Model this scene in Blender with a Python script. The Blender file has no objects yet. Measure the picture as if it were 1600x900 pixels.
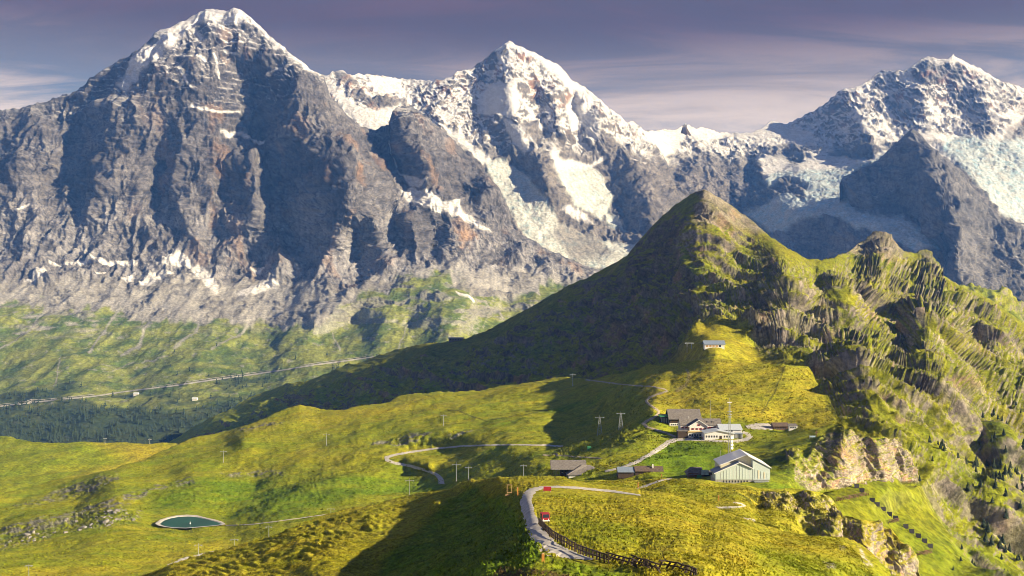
import bpy, bmesh, math, random
import numpy as np
from mathutils import Vector, Matrix

# ------------------------------------------------------------------ scene, camera, light
scene = bpy.context.scene
F = 1530.0          # focal length in photo pixels (width 1600)
HY = 428.0          # photo row of the horizon
cam_data = bpy.data.cameras.new("camera")
cam_data.sensor_width = 36.0
cam_data.lens = 36.0 * F / 1600.0
cam_data.shift_y = -(450.0 - HY) / 1600.0
cam_data.clip_start = 1.0
cam_data.clip_end = 60000.0
cam = bpy.data.objects.new("camera", cam_data)
scene.collection.objects.link(cam)
cam.location = (0, 0, 0)
cam.rotation_euler = (math.radians(90), 0, 0)
scene.camera = cam

CLOUD_X, CLOUD_Y = -28.87, -21.58
SUN_AZ, SUN_EL = 113.0, 23.0        # degrees, clockwise from the view direction (+Y)
sd = Vector((math.sin(math.radians(SUN_AZ)) * math.cos(math.radians(SUN_EL)),
             math.cos(math.radians(SUN_AZ)) * math.cos(math.radians(SUN_EL)),
             math.sin(math.radians(SUN_EL))))
sun_data = bpy.data.lights.new("sun", 'SUN')
sun_data.energy = 5.0
sun_data.angle = math.radians(0.5)
sun_data.color = (1.0, 0.87, 0.68)
sun = bpy.data.objects.new("sun", sun_data)
scene.collection.objects.link(sun)
sun.rotation_euler = (-sd).to_track_quat('-Z', 'Y').to_euler()
sun.location = (3000, -1000, 3000)

world = bpy.data.worlds.new("World")
scene.world = world
world.use_nodes = True
nt = world.node_tree
for n in list(nt.nodes):
    nt.nodes.remove(n)


class NB:
    """small node builder"""
    def __init__(self, tree):
        self.t = tree

    def n(self, typ, **kw):
        x = self.t.nodes.new(typ)
        for k, v in kw.items():
            setattr(x, k, v)
        return x

    def link(self, a, b):
        self.t.links.new(a, b)

    def set(self, sock, v):
        if hasattr(v, 'is_output'):
            self.link(v, sock)
        else:
            sock.default_value = v

    def math(self, op, a, b=None, clamp=False):
        x = self.n('ShaderNodeMath', operation=op, use_clamp=clamp)
        self.set(x.inputs[0], a)
        if b is not None:
            self.set(x.inputs[1], b)
        return x.outputs[0]

    def mix(self, fac, a, b, blend='MIX'):
        x = self.n('ShaderNodeMix', data_type='RGBA', blend_type=blend)
        self.set(x.inputs[0], fac)
        self.set(x.inputs[6], a)
        self.set(x.inputs[7], b)
        return x.outputs[2]

    def noise(self, vec, scale, detail=4.0, rough=0.55, dist=0.0):
        x = self.n('ShaderNodeTexNoise')
        if vec is not None:
            self.link(vec, x.inputs['Vector'])
        x.inputs['Scale'].default_value = scale
        x.inputs['Detail'].default_value = detail
        x.inputs['Roughness'].default_value = rough
        x.inputs['Distortion'].default_value = dist
        return x.outputs[0]

    def ramp(self, fac, stops):
        x = self.n('ShaderNodeValToRGB')
        e = x.color_ramp.elements
        while len(e) < len(stops):
            e.new(0.5)
        for el, (p, c) in zip(e, stops):
            el.position = p
            el.color = c if len(c) == 4 else (*c, 1)
        self.link(fac, x.inputs[0])
        return x.outputs[0]

    def maprange(self, v, a, b, c=0.0, d=1.0):
        x = self.n('ShaderNodeMapRange', interpolation_type='SMOOTHSTEP')
        self.set(x.inputs[0], v)
        for i, q in enumerate((a, b, c, d)):
            x.inputs[i + 1].default_value = q
        return x.outputs[0]


wb = NB(nt)
sky = wb.n('ShaderNodeTexSky', sky_type='NISHITA', sun_disc=False)
sky.sun_elevation = math.radians(SUN_EL)
sky.sun_rotation = math.radians(SUN_AZ)
sky.altitude = 2300.0
sky.air_density = 1.0
sky.dust_density = 0.6
sky.ozone_density = 6.0
tc = wb.n('ShaderNodeTexCoord')
sep = wb.n('ShaderNodeSeparateXYZ')
wb.link(tc.outputs['Generated'], sep.inputs[0])
# a high sheet of drifting cloud: direction projected on a level ceiling
den = wb.math('ADD', wb.math('MAXIMUM', sep.outputs[2], 0.0), 0.10)
cu = wb.math('DIVIDE', sep.outputs[0], den)
cv = wb.math('DIVIDE', sep.outputs[1], den)
cvec = wb.n('ShaderNodeCombineXYZ')
wb.link(cu, cvec.inputs[0]); wb.link(cv, cvec.inputs[1])
cmap = wb.n('ShaderNodeMapping')
wb.link(cvec.outputs[0], cmap.inputs['Vector'])
cmap.inputs['Location'].default_value = (CLOUD_X, CLOUD_Y, 0.0)
cmap.inputs['Rotation'].default_value = (0, 0, math.radians(-12))
cmap.inputs['Scale'].default_value = (0.42, 1.0, 1.0)
n_big = wb.noise(cmap.outputs[0], 0.9, 3.0, 0.5, 0.4)
n_det = wb.noise(cmap.outputs[0], 2.6, 8.0, 0.62, 1.0)
dens = wb.math('ADD', wb.math('MULTIPLY', n_big, 0.62), wb.math('MULTIPLY', n_det, 0.38))
cover = wb.maprange(dens, 0.37, 0.56)
# violet deck overhead, thinner and brighter towards the horizon
lift = wb.maprange(sep.outputs[2], 0.14, 0.25)
ccol = wb.mix(lift, (7.4, 6.1, 6.0, 1), (1.35, 0.80, 1.15, 1))
ccol = wb.mix(wb.maprange(n_det, 0.35, 0.65), wb.mix(0.4, ccol, (0.75, 0.75, 1.15, 1)), ccol)
skyc = wb.mix(0.75, sky.outputs[0], (1.5, 1.8, 2.7, 1))
blue = wb.mix(lift, skyc, (0.66, 0.55, 0.92, 1))
zen = wb.maprange(sep.outputs[2], 0.30, 0.55)          # clear blue added above the violet deck, out of view, to cool the shadows
blue = wb.mix(zen, blue, sky.outputs[0])
deck = wb.math('MULTIPLY', lift, wb.math('SUBTRACT', 0.68, wb.math('MULTIPLY', zen, 0.5)))
cover2 = wb.math('MAXIMUM', wb.math('MULTIPLY', cover, wb.math('SUBTRACT', 0.92, wb.math('MULTIPLY', zen, 0.5))), deck)
out_c = wb.mix(cover2, blue, ccol)
bg = wb.n('ShaderNodeBackground')
bg.inputs['Strength'].default_value = 0.053
wb.link(out_c, bg.inputs['Color'])
wo = wb.n('ShaderNodeOutputWorld')
wb.link(bg.outputs[0], wo.inputs['Surface'])

scene.view_settings.view_transform = 'Standard'
scene.view_settings.look = 'None'
scene.view_settings.exposure = 1.05
scene.view_settings.gamma = 1.0
scene.view_settings.use_curve_mapping = False
scene.render.engine = 'CYCLES'
scene.cycles.use_denoising = True
scene.cycles.filter_width = 0.9
scene.cycles.max_bounces = 4
scene.cycles.diffuse_bounces = 2
scene.cycles.glossy_bounces = 2
scene.cycles.transmission_bounces = 2
scene.cycles.volume_bounces = 0
scene.cycles.transparent_max_bounces = 8

# ------------------------------------------------------------------ numeric helpers
_G = np.array([(1, 1, 0), (-1, 1, 0), (1, -1, 0), (-1, -1, 0), (1, 0, 1), (-1, 0, 1), (1, 0, -1), (-1, 0, -1),
               (0, 1, 1), (0, -1, 1), (0, 1, -1), (0, -1, -1), (1, 1, 0), (-1, 1, 0), (0, -1, 1), (0, -1, -1)], np.float32)
_PERM = np.random.RandomState(7).permutation(4096).astype(np.int32)


_GX, _GY, _GZ = (np.ascontiguousarray(_G[:, k]) for k in range(3))
_PG = (_PERM & 15).astype(np.int32)


def _perlin_chunk(q):
    i = np.floor(q)
    f = (q - i).astype(np.float32)
    i = i.astype(np.int32)
    fx, fy, fz = (np.ascontiguousarray(f[:, k]) for k in range(3))
    ix, iy, iz = (np.ascontiguousarray(i[:, k]) for k in range(3))
    ux, uy, uz = (t * t * t * (t * (t * 6 - 15) + 10) for t in (fx, fy, fz))
    res = None
    for a in (0, 1):
        hx = np.take(_PERM, (ix + a) & 4095)
        ya = []
        for b in (0, 1):
            hy = np.take(_PERM, (hx + iy + b) & 4095)
            zs = []
            for c in (0, 1):
                h = np.take(_PG, (hy + iz + c) & 4095)
                zs.append(np.take(_GX, h) * (fx - a) + np.take(_GY, h) * (fy - b) + np.take(_GZ, h) * (fz - c))
            ya.append(zs[0] + uz * (zs[1] - zs[0]))
        xa = ya[0] + uy * (ya[1] - ya[0])
        res = xa if a == 0 else res + ux * (xa - res)
    return res


def perlin(q):
    """gradient noise at points q (N,3), about -1..1"""
    q = np.asarray(q, np.float64)
    parts = [q[s:s + 16384] for s in range(0, len(q), 16384)]
    return np.concatenate([_perlin_chunk(c) for c in parts])


def fbm(q, octv=4, lac=2.03, gain=0.5):
    s, a, t = 0, 1.0, 0
    for k in range(octv):
        s = s + a * perlin(q + 17.3 * k)
        t += a
        a *= gain
        q = q * lac
    return s / t * 1.6


def ridged(q, octv=4, lac=2.03, gain=0.55):
    """0..1, sharp crests near 1"""
    s, a, t, w = 0, 1.0, 0, 1.0
    for k in range(octv):
        n = 1 - np.abs(perlin(q + 31.7 * k)) * 1.7
        n = np.clip(n, 0, 1) ** 2
        s = s + a * n * w
        w = np.clip(n * 1.6, 0.15, 1)
        t += a
        a *= gain
        q = q * lac
    return s / t


def sstep(a, b, x):
    t = np.clip((x - a) / (b - a), 0, 1)
    return t * t * (3 - 2 * t)


def lerp(a, b, t):
    return a + (b - a) * t


def mixc(c, col, m):
    """blend colour array (N,3) towards col by mask"""
    return c + (np.asarray(col, np.float32) - c) * m[:, None]


class RBF:
    """linear-kernel scattered interpolation with an affine term, photo pixels in"""
    def __init__(self, pts, vals, poly=True, reg=1e-6):
        p = np.asarray(pts, float) / 100.0
        v = np.asarray(vals, float)
        _, keep = np.unique(np.round(p, 4), axis=0, return_index=True)
        p, v = p[keep], v[keep]
        n = len(p)
        d = np.sqrt(((p[:, None] - p[None]) ** 2).sum(-1))
        m = 3 if poly else 0
        A = np.zeros((n + m, n + m))
        A[:n, :n] = d - reg * np.eye(n)
        if poly:
            A[:n, n] = 1; A[:n, n + 1:] = p
            A[n, :n] = 1; A[n + 1:, :n] = p.T
        b = np.zeros(n + m); b[:n] = v
        self.w = np.linalg.solve(A, b); self.p = p; self.poly = poly

    def __call__(self, x, y):
        x = np.asarray(x, float) / 100; y = np.asarray(y, float) / 100
        n = len(self.p)
        out = np.zeros(len(x))
        w32 = self.w[:n].astype(np.float64)
        for s in range(0, len(x), 4000):
            e = s + 4000
            dx = x[s:e, None] - self.p[None, :, 0]
            dy = y[s:e, None] - self.p[None, :, 1]
            out[s:e] = np.sqrt(dx * dx + dy * dy) @ w32
        if self.poly:
            out += self.w[n] + self.w[n + 1] * x + self.w[n + 2] * y
        return out


def densify(line, step=14.0):
    out = []
    for a, b in zip(line[:-1], line[1:]):
        k = max(1, int(math.hypot(b[0] - a[0], b[1] - a[1]) / step))
        for j in range(k):
            t = j / k
            out.append(tuple(a[i] + (b[i] - a[i]) * t for i in range(len(a))))
    out.append(tuple(line[-1]))
    return out


def in_poly(x, y, poly):
    ins = np.zeros(len(x), bool)
    n = len(poly)
    j = n - 1
    for i in range(n):
        xi, yi = poly[i]; xj, yj = poly[j]
        if yi != yj:
            c = ((yi > y) != (yj > y)) & (x < (xj - xi) * (y - yi) / (yj - yi) + xi)
            ins ^= c
        j = i
    return ins


def poly_mask(x, y, poly, soft=3.0):
    """1 inside, 0 outside, soft edge of the given width in photo pixels"""
    p = np.asarray(poly, float)
    m = np.zeros(len(x))
    sel = (x > p[:, 0].min() - soft) & (x < p[:, 0].max() + soft) & (y > p[:, 1].min() - soft) & (y < p[:, 1].max() + soft)
    if not sel.any():
        return m
    xs, ys = x[sel], y[sel]
    d = np.full(len(xs), 1e9)
    for a, b in zip(p, np.roll(p, -1, 0)):
        d = np.minimum(d, seg_dist(xs, ys, a, b))
    s = np.where(in_poly(xs, ys, [tuple(q) for q in p]), d, -d)
    m[sel] = sstep(-soft, soft, s)
    return m


def seg_dist(x, y, a, b):
    dx, dy = b[0] - a[0], b[1] - a[1]
    L = dx * dx + dy * dy + 1e-9
    t = np.clip(((x - a[0]) * dx + (y - a[1]) * dy) / L, 0, 1)
    return np.hypot(x - a[0] - t * dx, y - a[1] - t * dy)


def line_mask(x, y, line, w=2.0, soft=1.5):
    p = np.asarray(line, float)[:, :2]
    m = np.zeros(len(x))
    r = w + soft
    sel = (x > p[:, 0].min() - r) & (x < p[:, 0].max() + r) & (y > p[:, 1].min() - r) & (y < p[:, 1].max() + r)
    if not sel.any():
        return m
    xs, ys = x[sel], y[sel]
    d = np.full(len(xs), 1e9)
    for a, b in zip(p[:-1], p[1:]):
        d = np.minimum(d, seg_dist(xs, ys, a, b))
    m[sel] = 1 - sstep(w - soft, w + soft, d)
    return m


def masks(x, y, polys=(), lines=(), soft=3.0):
    m = np.zeros(len(x))
    for p in polys:
        m = np.maximum(m, poly_mask(x, y, p, soft))
    for l in lines:
        m = np.maximum(m, line_mask(x, y, l[1:], l[0], min(1.5, l[0] * 0.6)))
    return m


# ------------------------------------------------------------------ object helpers
COL = scene.collection


def tag(o, label=None, cat=None, group=None, kind=None):
    if label: o['label'] = label
    if cat: o['category'] = cat
    if group: o['group'] = group
    if kind: o['kind'] = kind
    return o


def terrain_material(name, tex_scale, bump_m, vary=0.25, rough=0.9, stretch=1.0, strength=1.0):
    m = bpy.data.materials.new(name)
    m.use_nodes = True
    b = NB(m.node_tree)
    for n in list(m.node_tree.nodes):
        m.node_tree.nodes.remove(n)
    at = b.n('ShaderNodeAttribute', attribute_name='ground_colour')
    tcn = b.n('ShaderNodeTexCoord')
    mp = b.n('ShaderNodeMapping')
    b.link(tcn.outputs['Object'], mp.inputs['Vector'])
    mp.inputs['Scale'].default_value = (1, 1, stretch)
    n1 = b.noise(mp.outputs[0], 1.0 / tex_scale, 6.0, 0.62)
    n2 = b.noise(mp.outputs[0], 0.23 / tex_scale, 3.0, 0.5)
    v = b.math('ADD', b.math('MULTIPLY', n1, 0.75), b.math('MULTIPLY', n2, 0.25))
    k = b.maprange(v, 0.36, 0.64, 1 - vary, 1 + vary)
    cc = b.n('ShaderNodeVectorMath', operation='SCALE')
    b.link(at.outputs['Color'], cc.inputs[0]); b.link(k, cc.inputs[3])
    bs = b.n('ShaderNodeBsdfPrincipled')
    b.link(cc.outputs[0], bs.inputs['Base Color'])
    bs.inputs['Roughness'].default_value = rough
    bs.inputs['Specular IOR Level'].default_value = 0.12
    bp = b.n('ShaderNodeBump')
    bp.inputs['Strength'].default_value = strength
    bp.inputs['Distance'].default_value = bump_m
    b.link(n1, bp.inputs['Height'])
    b.link(bp.outputs[0], bs.inputs['Normal'])
    o = b.n('ShaderNodeOutputMaterial')
    b.link(bs.outputs[0], o.inputs[0])
    return m


def unproject(px, py, D):
    return np.stack([D * (px - 800.0) / F, D, D * (HY - py) / F], -1)


def project(P):
    return 800 + F * P[..., 0] / P[..., 1], HY - F * P[..., 2] / P[..., 1]


def cols(x0, x1, step):
    return np.arange(x0, x1 + step * 0.5, step)


class Layer:
    """A piece of terrain: a grid of surface points whose depth is interpolated from
    surveyed points (photo column, photo row, metres away), plus relief."""

    def __init__(self, name, xs, top, bot, ystep, base, off=(), back=(60.0, 0.9, 5), top_jag=0.0, jag_len=9.0, jag_seed=0.0):
        self.name = name
        self.xs = np.asarray(xs, float)
        nc = len(self.xs)
        tp = np.asarray(top, float); bt = np.asarray(bot, float)
        self.top = np.interp(self.xs, tp[:, 0], tp[:, 1])
        if top_jag:
            q = np.stack([self.xs / jag_len, np.full(nc, 3.7 + jag_seed), np.zeros(nc)], -1)
            self.top = self.top - top_jag * (ridged(q, 4) - 0.35)
        self.bot = np.maximum(np.interp(self.xs, bt[:, 0], bt[:, 1]), self.top + 2)
        nr = int(np.ceil((self.bot - self.top).max() / ystep)) + 1
        self.nr, self.nc = nr, nc
        t = np.linspace(0, 1, nr)[:, None]
        self.YP = self.top[None] + (self.bot - self.top)[None] * t
        self.XP = np.repeat(self.xs[None], nr, 0)
        x, y = self.XP.ravel(), self.YP.ravel()
        bp = []
        for b in base:
            bp += densify(b, 40) if isinstance(b, list) else [b]
        bp = np.array(bp, float)
        w = self._coarse(RBF(bp[:, :2], 1.0 / bp[:, 2]))
        D = 1.0 / np.clip(w, 1.0 / 20000, 1.0 / 25)
        if off:
            op = []
            for l in off:
                op += densify(l, 12)
            op = np.array(op, float)
            gx, gy = np.meshgrid(np.arange(self.xs[0] - 40, self.xs[-1] + 80, 60), np.arange(self.top.min() - 30, self.bot.max() + 60, 60))
            g = np.stack([gx.ravel(), gy.ravel()], -1)
            far = np.sqrt(((g[:, None] - op[None, :, :2]) ** 2).sum(-1)).min(1) > 55
            g = g[far]
            pts = np.concatenate([op[:, :2], g]); vals = np.concatenate([op[:, 2], np.zeros(len(g))])
            D = D + self._coarse(RBF(pts, vals, poly=False))
        self.D = D
        self.P = unproject(x, y, D).reshape(nr, nc, 3)
        self.back = back

    def _coarse(self, fn, k=4.0):
        """evaluate on a regular lattice k photo pixels apart, then interpolate"""
        x, y = self.XP.ravel(), self.YP.ravel()
        gx = np.unique(np.concatenate([self.xs[::3], self.xs[-1:]]))
        y0 = self.YP.min()
        gy = np.arange(y0, self.YP.max() + k * 1.01, k)
        X, Y = np.meshgrid(gx, gy)
        v = fn(X.ravel(), Y.ravel()).reshape(X.shape)
        j = np.clip(np.searchsorted(gx, x, 'right') - 1, 0, len(gx) - 2)
        fx = (x - gx[j]) / (gx[j + 1] - gx[j])
        r = (y - y0) / k
        i = np.clip(np.floor(r).astype(int), 0, len(gy) - 2)
        fy = r - i
        return (v[i, j] * (1 - fx) + v[i, j + 1] * fx) * (1 - fy) + (v[i + 1, j] * (1 - fx) + v[i + 1, j + 1] * fx) * fy

    @property
    def x(self): return self.XP.ravel()
    @property
    def y(self): return self.YP.ravel()
    @property
    def p(self): return self.P.reshape(-1, 3)

    def normals(self):
        du = np.gradient(self.P, axis=1)
        dv = np.gradient(self.P, axis=0)
        n = np.cross(dv, du)
        n /= np.linalg.norm(n, axis=-1, keepdims=True) + 1e-12
        # face the camera / the sky
        s = np.sign(-(n * self.P).sum(-1, keepdims=True))
        s[s == 0] = 1
        return (n * s)

    def displace(self, d, vertical=0.0):
        """move by d metres along the normal, optionally turned towards straight up"""
        n = self.normals()
        if vertical:
            n = n * (1 - vertical) + np.array([0, 0, 1.0]) * vertical
            n /= np.linalg.norm(n, axis=-1, keepdims=True)
        self.P = self.P + n * d.reshape(self.nr, self.nc, 1)

    def surf(self, px, py, it=4):
        """world point of the finished surface seen at a photo pixel"""
        qx, qy = float(px), float(py)
        for _ in range(it):
            p = self._at(qx, qy)
            ax, ay = project(p)
            qx += (px - ax) * 0.8; qy += (py - ay) * 0.8
        return self._at(qx, qy)

    def _at(self, px, py):
        c = np.interp(px, self.xs, np.arange(self.nc))
        c0 = int(min(max(math.floor(c), 0), self.nc - 2)); fc = min(max(c - c0, 0), 1)
        tp = self.top[c0] * (1 - fc) + self.top[c0 + 1] * fc
        bt = self.bot[c0] * (1 - fc) + self.bot[c0 + 1] * fc
        r = min(max((py - tp) / (bt - tp), 0), 1) * (self.nr - 1)
        r0 = int(min(max(math.floor(r), 0), self.nr - 2)); fr = r - r0
        P = self.P
        return ((P[r0, c0] * (1 - fc) + P[r0, c0 + 1] * fc) * (1 - fr) + (P[r0 + 1, c0] * (1 - fc) + P[r0 + 1, c0 + 1] * fc) * fr)

    def build(self, colour, mat, label, cat='terrain', kind='structure'):
        P, nr, nc = self.P, self.nr, self.nc
        colour = np.clip(np.asarray(colour, np.float32).reshape(nr, nc, 3), 0.0, 1.0)
        self.colour = colour.reshape(-1, 3)
        step, slope, k = self.back
        rows = []; crow = []
        if k:
            top = P[0]
            dirv = top[:, :2] / np.linalg.norm(top[:, :2], axis=1, keepdims=True)
            for j in range(k, 0, -1):
                r = top.copy()
                dist = step * (j ** 1.6)
                r[:, :2] += dirv * dist
                r[:, 2] -= dist * slope
                rows.append(r); crow.append(colour[0])
        allP = np.concatenate([np.array(rows).reshape(-1, nc, 3), P], 0) if rows else P
        allC = np.concatenate([np.array(crow).reshape(-1, nc, 3), colour], 0) if rows else colour
        R = allP.shape[0]
        idx = np.arange(R * nc).reshape(R, nc)
        q = np.stack([idx[:-1, :-1], idx[1:, :-1], idx[1:, 1:], idx[:-1, 1:]], -1).reshape(-1, 4)
        me = bpy.data.meshes.new(self.name)
        nv, nf = R * nc, len(q)
        me.vertices.add(nv); me.loops.add(nf * 4); me.polygons.add(nf)
        me.vertices.foreach_set('co', allP.astype(np.float32).ravel())
        me.loops.foreach_set('vertex_index', q.astype(np.int32).ravel())
        me.polygons.foreach_set('loop_start', np.arange(0, nf * 4, 4, dtype=np.int32))
        me.polygons.foreach_set('use_smooth', np.ones(nf, bool))
        me.update(calc_edges=True)
        a = me.color_attributes.new('ground_colour', 'FLOAT_COLOR', 'POINT')
        rgba = np.ones((nv, 4), np.float32); rgba[:, :3] = allC.reshape(-1, 3)
        a.data.foreach_set('color', rgba.ravel())
        me.materials.append(mat)
        o = bpy.data.objects.new(self.name, me)
        COL.objects.link(o)
        tag(o, label, cat, kind=kind)
        self.obj = o
        return o


def warp(x, y, amp, length, seed=0.0):
    q = np.stack([x / length, y / length, np.full(len(x), seed)], -1)
    return x + amp * fbm(q, 3), y + amp * fbm(q + 51.3, 3)

# ------------------------------------------------------------------ far mountains
def rock_relief(p, rib=130., rib_amp=60., fine=35., fine_amp=10., strata=26., strata_amp=8., dip=(0., 0.), big=0., big_amp=0., slant=0.0):
    """relief in metres and the rib field (1 on the crests)"""
    zz = p[:, 2] + dip[0] * p[:, 0] + dip[1] * p[:, 1]
    px_ = p[:, 0] + slant * p[:, 2]
    d = 0
    if big_amp:
        d = d + big_amp * (ridged(np.stack([px_ / big, p[:, 1] * 0.6 / big, zz / (big * 1.25)], -1), 3) - 0.4)
    wx = px_ + rib * 0.5 * fbm(p / (rib * 1.7), 2)
    rb = ridged(np.stack([wx / rib, p[:, 1] * 0.3 / rib, zz / (rib * 2.1)], -1), 5)
    rb2 = ridged(np.stack([wx / (rib * 0.36) + 7, p[:, 1] * 0.3 / (rib * .36), zz / (rib * 1.0)], -1), 4)
    d = d + rib_amp * (rb - 0.4) + rib_amp * 0.30 * (rb2 - 0.4)
    d = d + fine_amp * fbm(np.stack([p[:, 0] / fine, p[:, 1] / fine, zz / fine], -1), 4)
    if strata_amp:
        t = zz / strata + 1.3 * fbm(p / (strata * 9), 3)
        saw = t - np.floor(t)
        amp = 0.45 + 1.3 * perlin(np.stack([p[:, 0] / (strata * 5), p[:, 1] / (strata * 5), np.floor(t) * 3.71], -1))
        d = d + strata_amp * np.clip(amp, 0.0, 1.6) * (saw - sstep(0.68, 1.0, saw))
        t = zz / (strata * 0.31) + 1.2 * fbm(p / (strata * 5), 2)
        saw = t - np.floor(t)
        d = d + strata_amp * 0.36 * (saw - sstep(0.6, 1.0, saw))
    return d, 0.65 * rb + 0.35 * rb2


def rock_colour(p, lo, hi, scale=300., dip=(0, 0), band=30., crack=0.0):
    zz = p[:, 2] + dip[0] * p[:, 0] + dip[1] * p[:, 1]
    a = sstep(-0.6, 0.6, fbm(p / scale, 4))
    b = fbm(np.stack([p[:, 0] / (band * 9), p[:, 1] / (band * 9), zz / band], -1), 4)
    t = np.clip(a * 0.5 + 0.5 * (0.5 + 0.6 * b), 0, 1)
    c = np.asarray(lo, np.float32)[None] * 0.9 + (np.asarray(hi, np.float32) - np.asarray(lo, np.float32))[None] * t[:, None]
    f = band / 30.0
    c = c * (1 + 0.25 * fbm(np.stack([p[:, 0] / (25 * f), p[:, 1] / (25 * f), zz / (60 * f)], -1), 3))[:, None]
    if crack:
        w = 14 * f * fbm(p / (50 * f), 2)
        v1 = 1 - np.abs(perlin(np.stack([(p[:, 0] + w) / (34 * f), p[:, 1] / (60 * f), zz / (170 * f)], -1)))
        v2 = 1 - np.abs(perlin(np.stack([(p[:, 0] + w) / (15 * f) + 9, p[:, 1] / (30 * f), zz / (60 * f)], -1)))
        h1 = 1 - np.abs(perlin(np.stack([p[:, 0] / (260 * f), p[:, 1] / (260 * f), (zz + w) / (24 * f)], -1)))
        h2 = 1 - np.abs(perlin(np.stack([p[:, 0] / (130 * f) + 5, p[:, 1] / (130 * f), (zz + w) / (11 * f)], -1)))
        k = 0.9 * sstep(0.88, 0.99, v1) + 0.5 * sstep(0.88, 0.99, v2) + 0.7 * sstep(0.86, 0.99, h1) + 0.45 * sstep(0.86, 0.99, h2)
        c = c * (1.18 - crack * np.clip(k, 0, 1.3))[:, None]
    return c.astype(np.float32)


SNOW = (0.57, 0.57, 0.595)
MAT_ALP = terrain_material("alpine_rock_and_snow", 14.0, 6.0, 0.24, 0.9, stretch=1.6, strength=1.0)
MAT_GRASS = terrain_material("alpine_turf", 1.3, 0.5, 0.42, 0.95, strength=1.0)
MAT_GRASS_FAR = terrain_material("distant_alpine_turf", 4.0, 1.6, 0.35, 0.95, strength=1.0)
XS = 1.5

# ---- the tall dark wall on the left (with its pastures and valley)
sky_e = [(-420, 250), (-200, 215), (-60, 185), (0, 171), (42, 168), (84, 154), (122, 142), (150, 117), (175, 100), (206, 84), (217, 79), (241, 52), (273, 40), (294, 28),
         (305, 22), (315, 19), (343, 16), (355, 15), (366, 13), (381, 21), (402, 38), (427, 60), (451, 80), (472, 98), (500, 117), (505, 121), (519, 150),
         (540, 176), (561, 198), (575, 199), (588, 202), (606, 196), (613, 171), (622, 166), (640, 164), (662, 178), (690, 205), (720, 230), (752, 262),
         (775, 290), (793, 325), (800, 352), (815, 368), (850, 388), (900, 408), (925, 418), (980, 430), (1060, 440)]
xs_e = np.concatenate([np.arange(-420, -20, 8), cols(-20, 1000, XS)])
base_e = [
    (-420, 250, 6400), (0, 171, 6200), (150, 117, 6120), (241, 52, 6110), (366, 13, 6090), (451, 80, 6060), (500, 117, 6080), (540, 176, 6150), (575, 199, 6150), (613, 171, 6080),
    (662, 178, 6120), (720, 230, 6080), (775, 290, 5950), (800, 352, 5800), (900, 408, 5650), (1060, 440, 5600),
    (-420, 420, 5450), (0, 410, 5420), (120, 405, 5420), (240, 400, 5440), (366, 420, 5380), (480, 420, 5350), (560, 430, 5330), (640, 405, 5350), (720, 405, 5400), (850, 420, 5420),
    (0, 300, 5740), (120, 300, 5740), (240, 250, 5800), (330, 250, 5760), (366, 320, 5600), (300, 150, 5930), (380, 150, 5900), (560, 330, 5480), (600, 260, 5800), (700, 340, 5560), (680, 290, 5800), (760, 345, 5640),
    (-420, 520, 4800), (0, 500, 4850), (120, 500, 4860), (240, 500, 4870), (360, 500, 4870), (480, 500, 4860), (600, 490, 4820), (700, 480, 4830), (850, 480, 4950),
    (-420, 600, 4250), (0, 590, 4300), (200, 590, 4250), (400, 570, 4350), (600, 550, 4450), (750, 530, 4600),
    (0, 650, 3600), (200, 650, 3550), (400, 620, 3800), (600, 600, 4000), (0, 720, 2900), (200, 720, 2850), (400, 720, 2850), (700, 680, 3300), (-420, 720, 2900), (950, 600, 4000), (950, 700, 3300)]
off_e = [
    # right-hand arete and the hollow to the left of it
    [(402, 38, -20), (440, 80, -110), (455, 105, -170), (472, 130, -230), (505, 180, -330), (530, 215, -390), (548, 240, -420), (552, 290, -400), (546, 330, -330), (528, 375, -200), (515, 405, -110)],
    [(420, 130, 90), (400, 165, 110), (415, 205, 120), (420, 260, 90), (435, 320, 80), (455, 370, 40)],
    [(575, 225, -150), (600, 260, -120), (620, 300, -60)],
    [(585, 330, -140), (592, 370, -120), (600, 400, -60)], [(560, 360, 30), (562, 400, 20)], [(640, 345, -150), (650, 380, -120)], [(618, 345, 40), (622, 380, 40)],
    [(700, 360, -110), (712, 395, -90)], [(680, 355, 20), (684, 390, 20)],
    # second rib of the upper face
    [(352, 60, 30), (370, 110, 60), (385, 150, 60)], [(330, 110, -60), (322, 160, -80), (330, 220, -60)],
    [(442, 80, -90), (447, 125, -170), (437, 180, -150), (432, 205, -100)],
    # left arete
    [(294, 28, -10), (283, 55, -40), (262, 88, -65), (240, 122, -85), (200, 155, -100), (178, 185, -120), (176, 235, -130), (172, 300, -120), (185, 350, -60)],
    [(150, 150, 40), (128, 185, 60), (110, 225, 50), (80, 280, 40), (110, 320, 30)], [(20, 200, -40), (30, 260, -120), (10, 320, -100)], [(60, 200, -20), (85, 232, -70), (82, 262, -80)],
    [(300, 250, -70), (295, 300, -90), (300, 350, -60)], [(250, 260, 50), (245, 320, 40)], [(225, 230, -40), (215, 300, -70)], [(395, 250, -90), (405, 300, -110), (400, 350, -70)], [(350, 270, 40), (355, 330, 40)],
    # rock buttress right of the col
    [(613, 171, -120), (628, 215, -200), (650, 262, -200), (690, 300, -150)], [(600, 205, 60), (612, 245, 60), (630, 275, 30)],
    [(752, 262, -60), (772, 300, -120), (790, 340, -110)], [(720, 290, 20), (735, 325, 10)],
    # green shoulder on the pastures
    [(688, 412, -60), (686, 430, -130), (640, 445, -180), (580, 462, -190), (530, 482, -190), (490, 505, -150)], [(560, 500, 20), (500, 530, 40)],
    [(700, 440, -150), (720, 480, -220), (700, 520, -200)], [(600, 500, -120), (590, 540, -110)], [(640, 500, -60), (645, 540, -50)], [(790, 470, 60), (800, 500, 40)],
    [(420, 520, 50), (430, 550, 30)], [(440, 560, -90), (500, 560, -60)],
]
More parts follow.
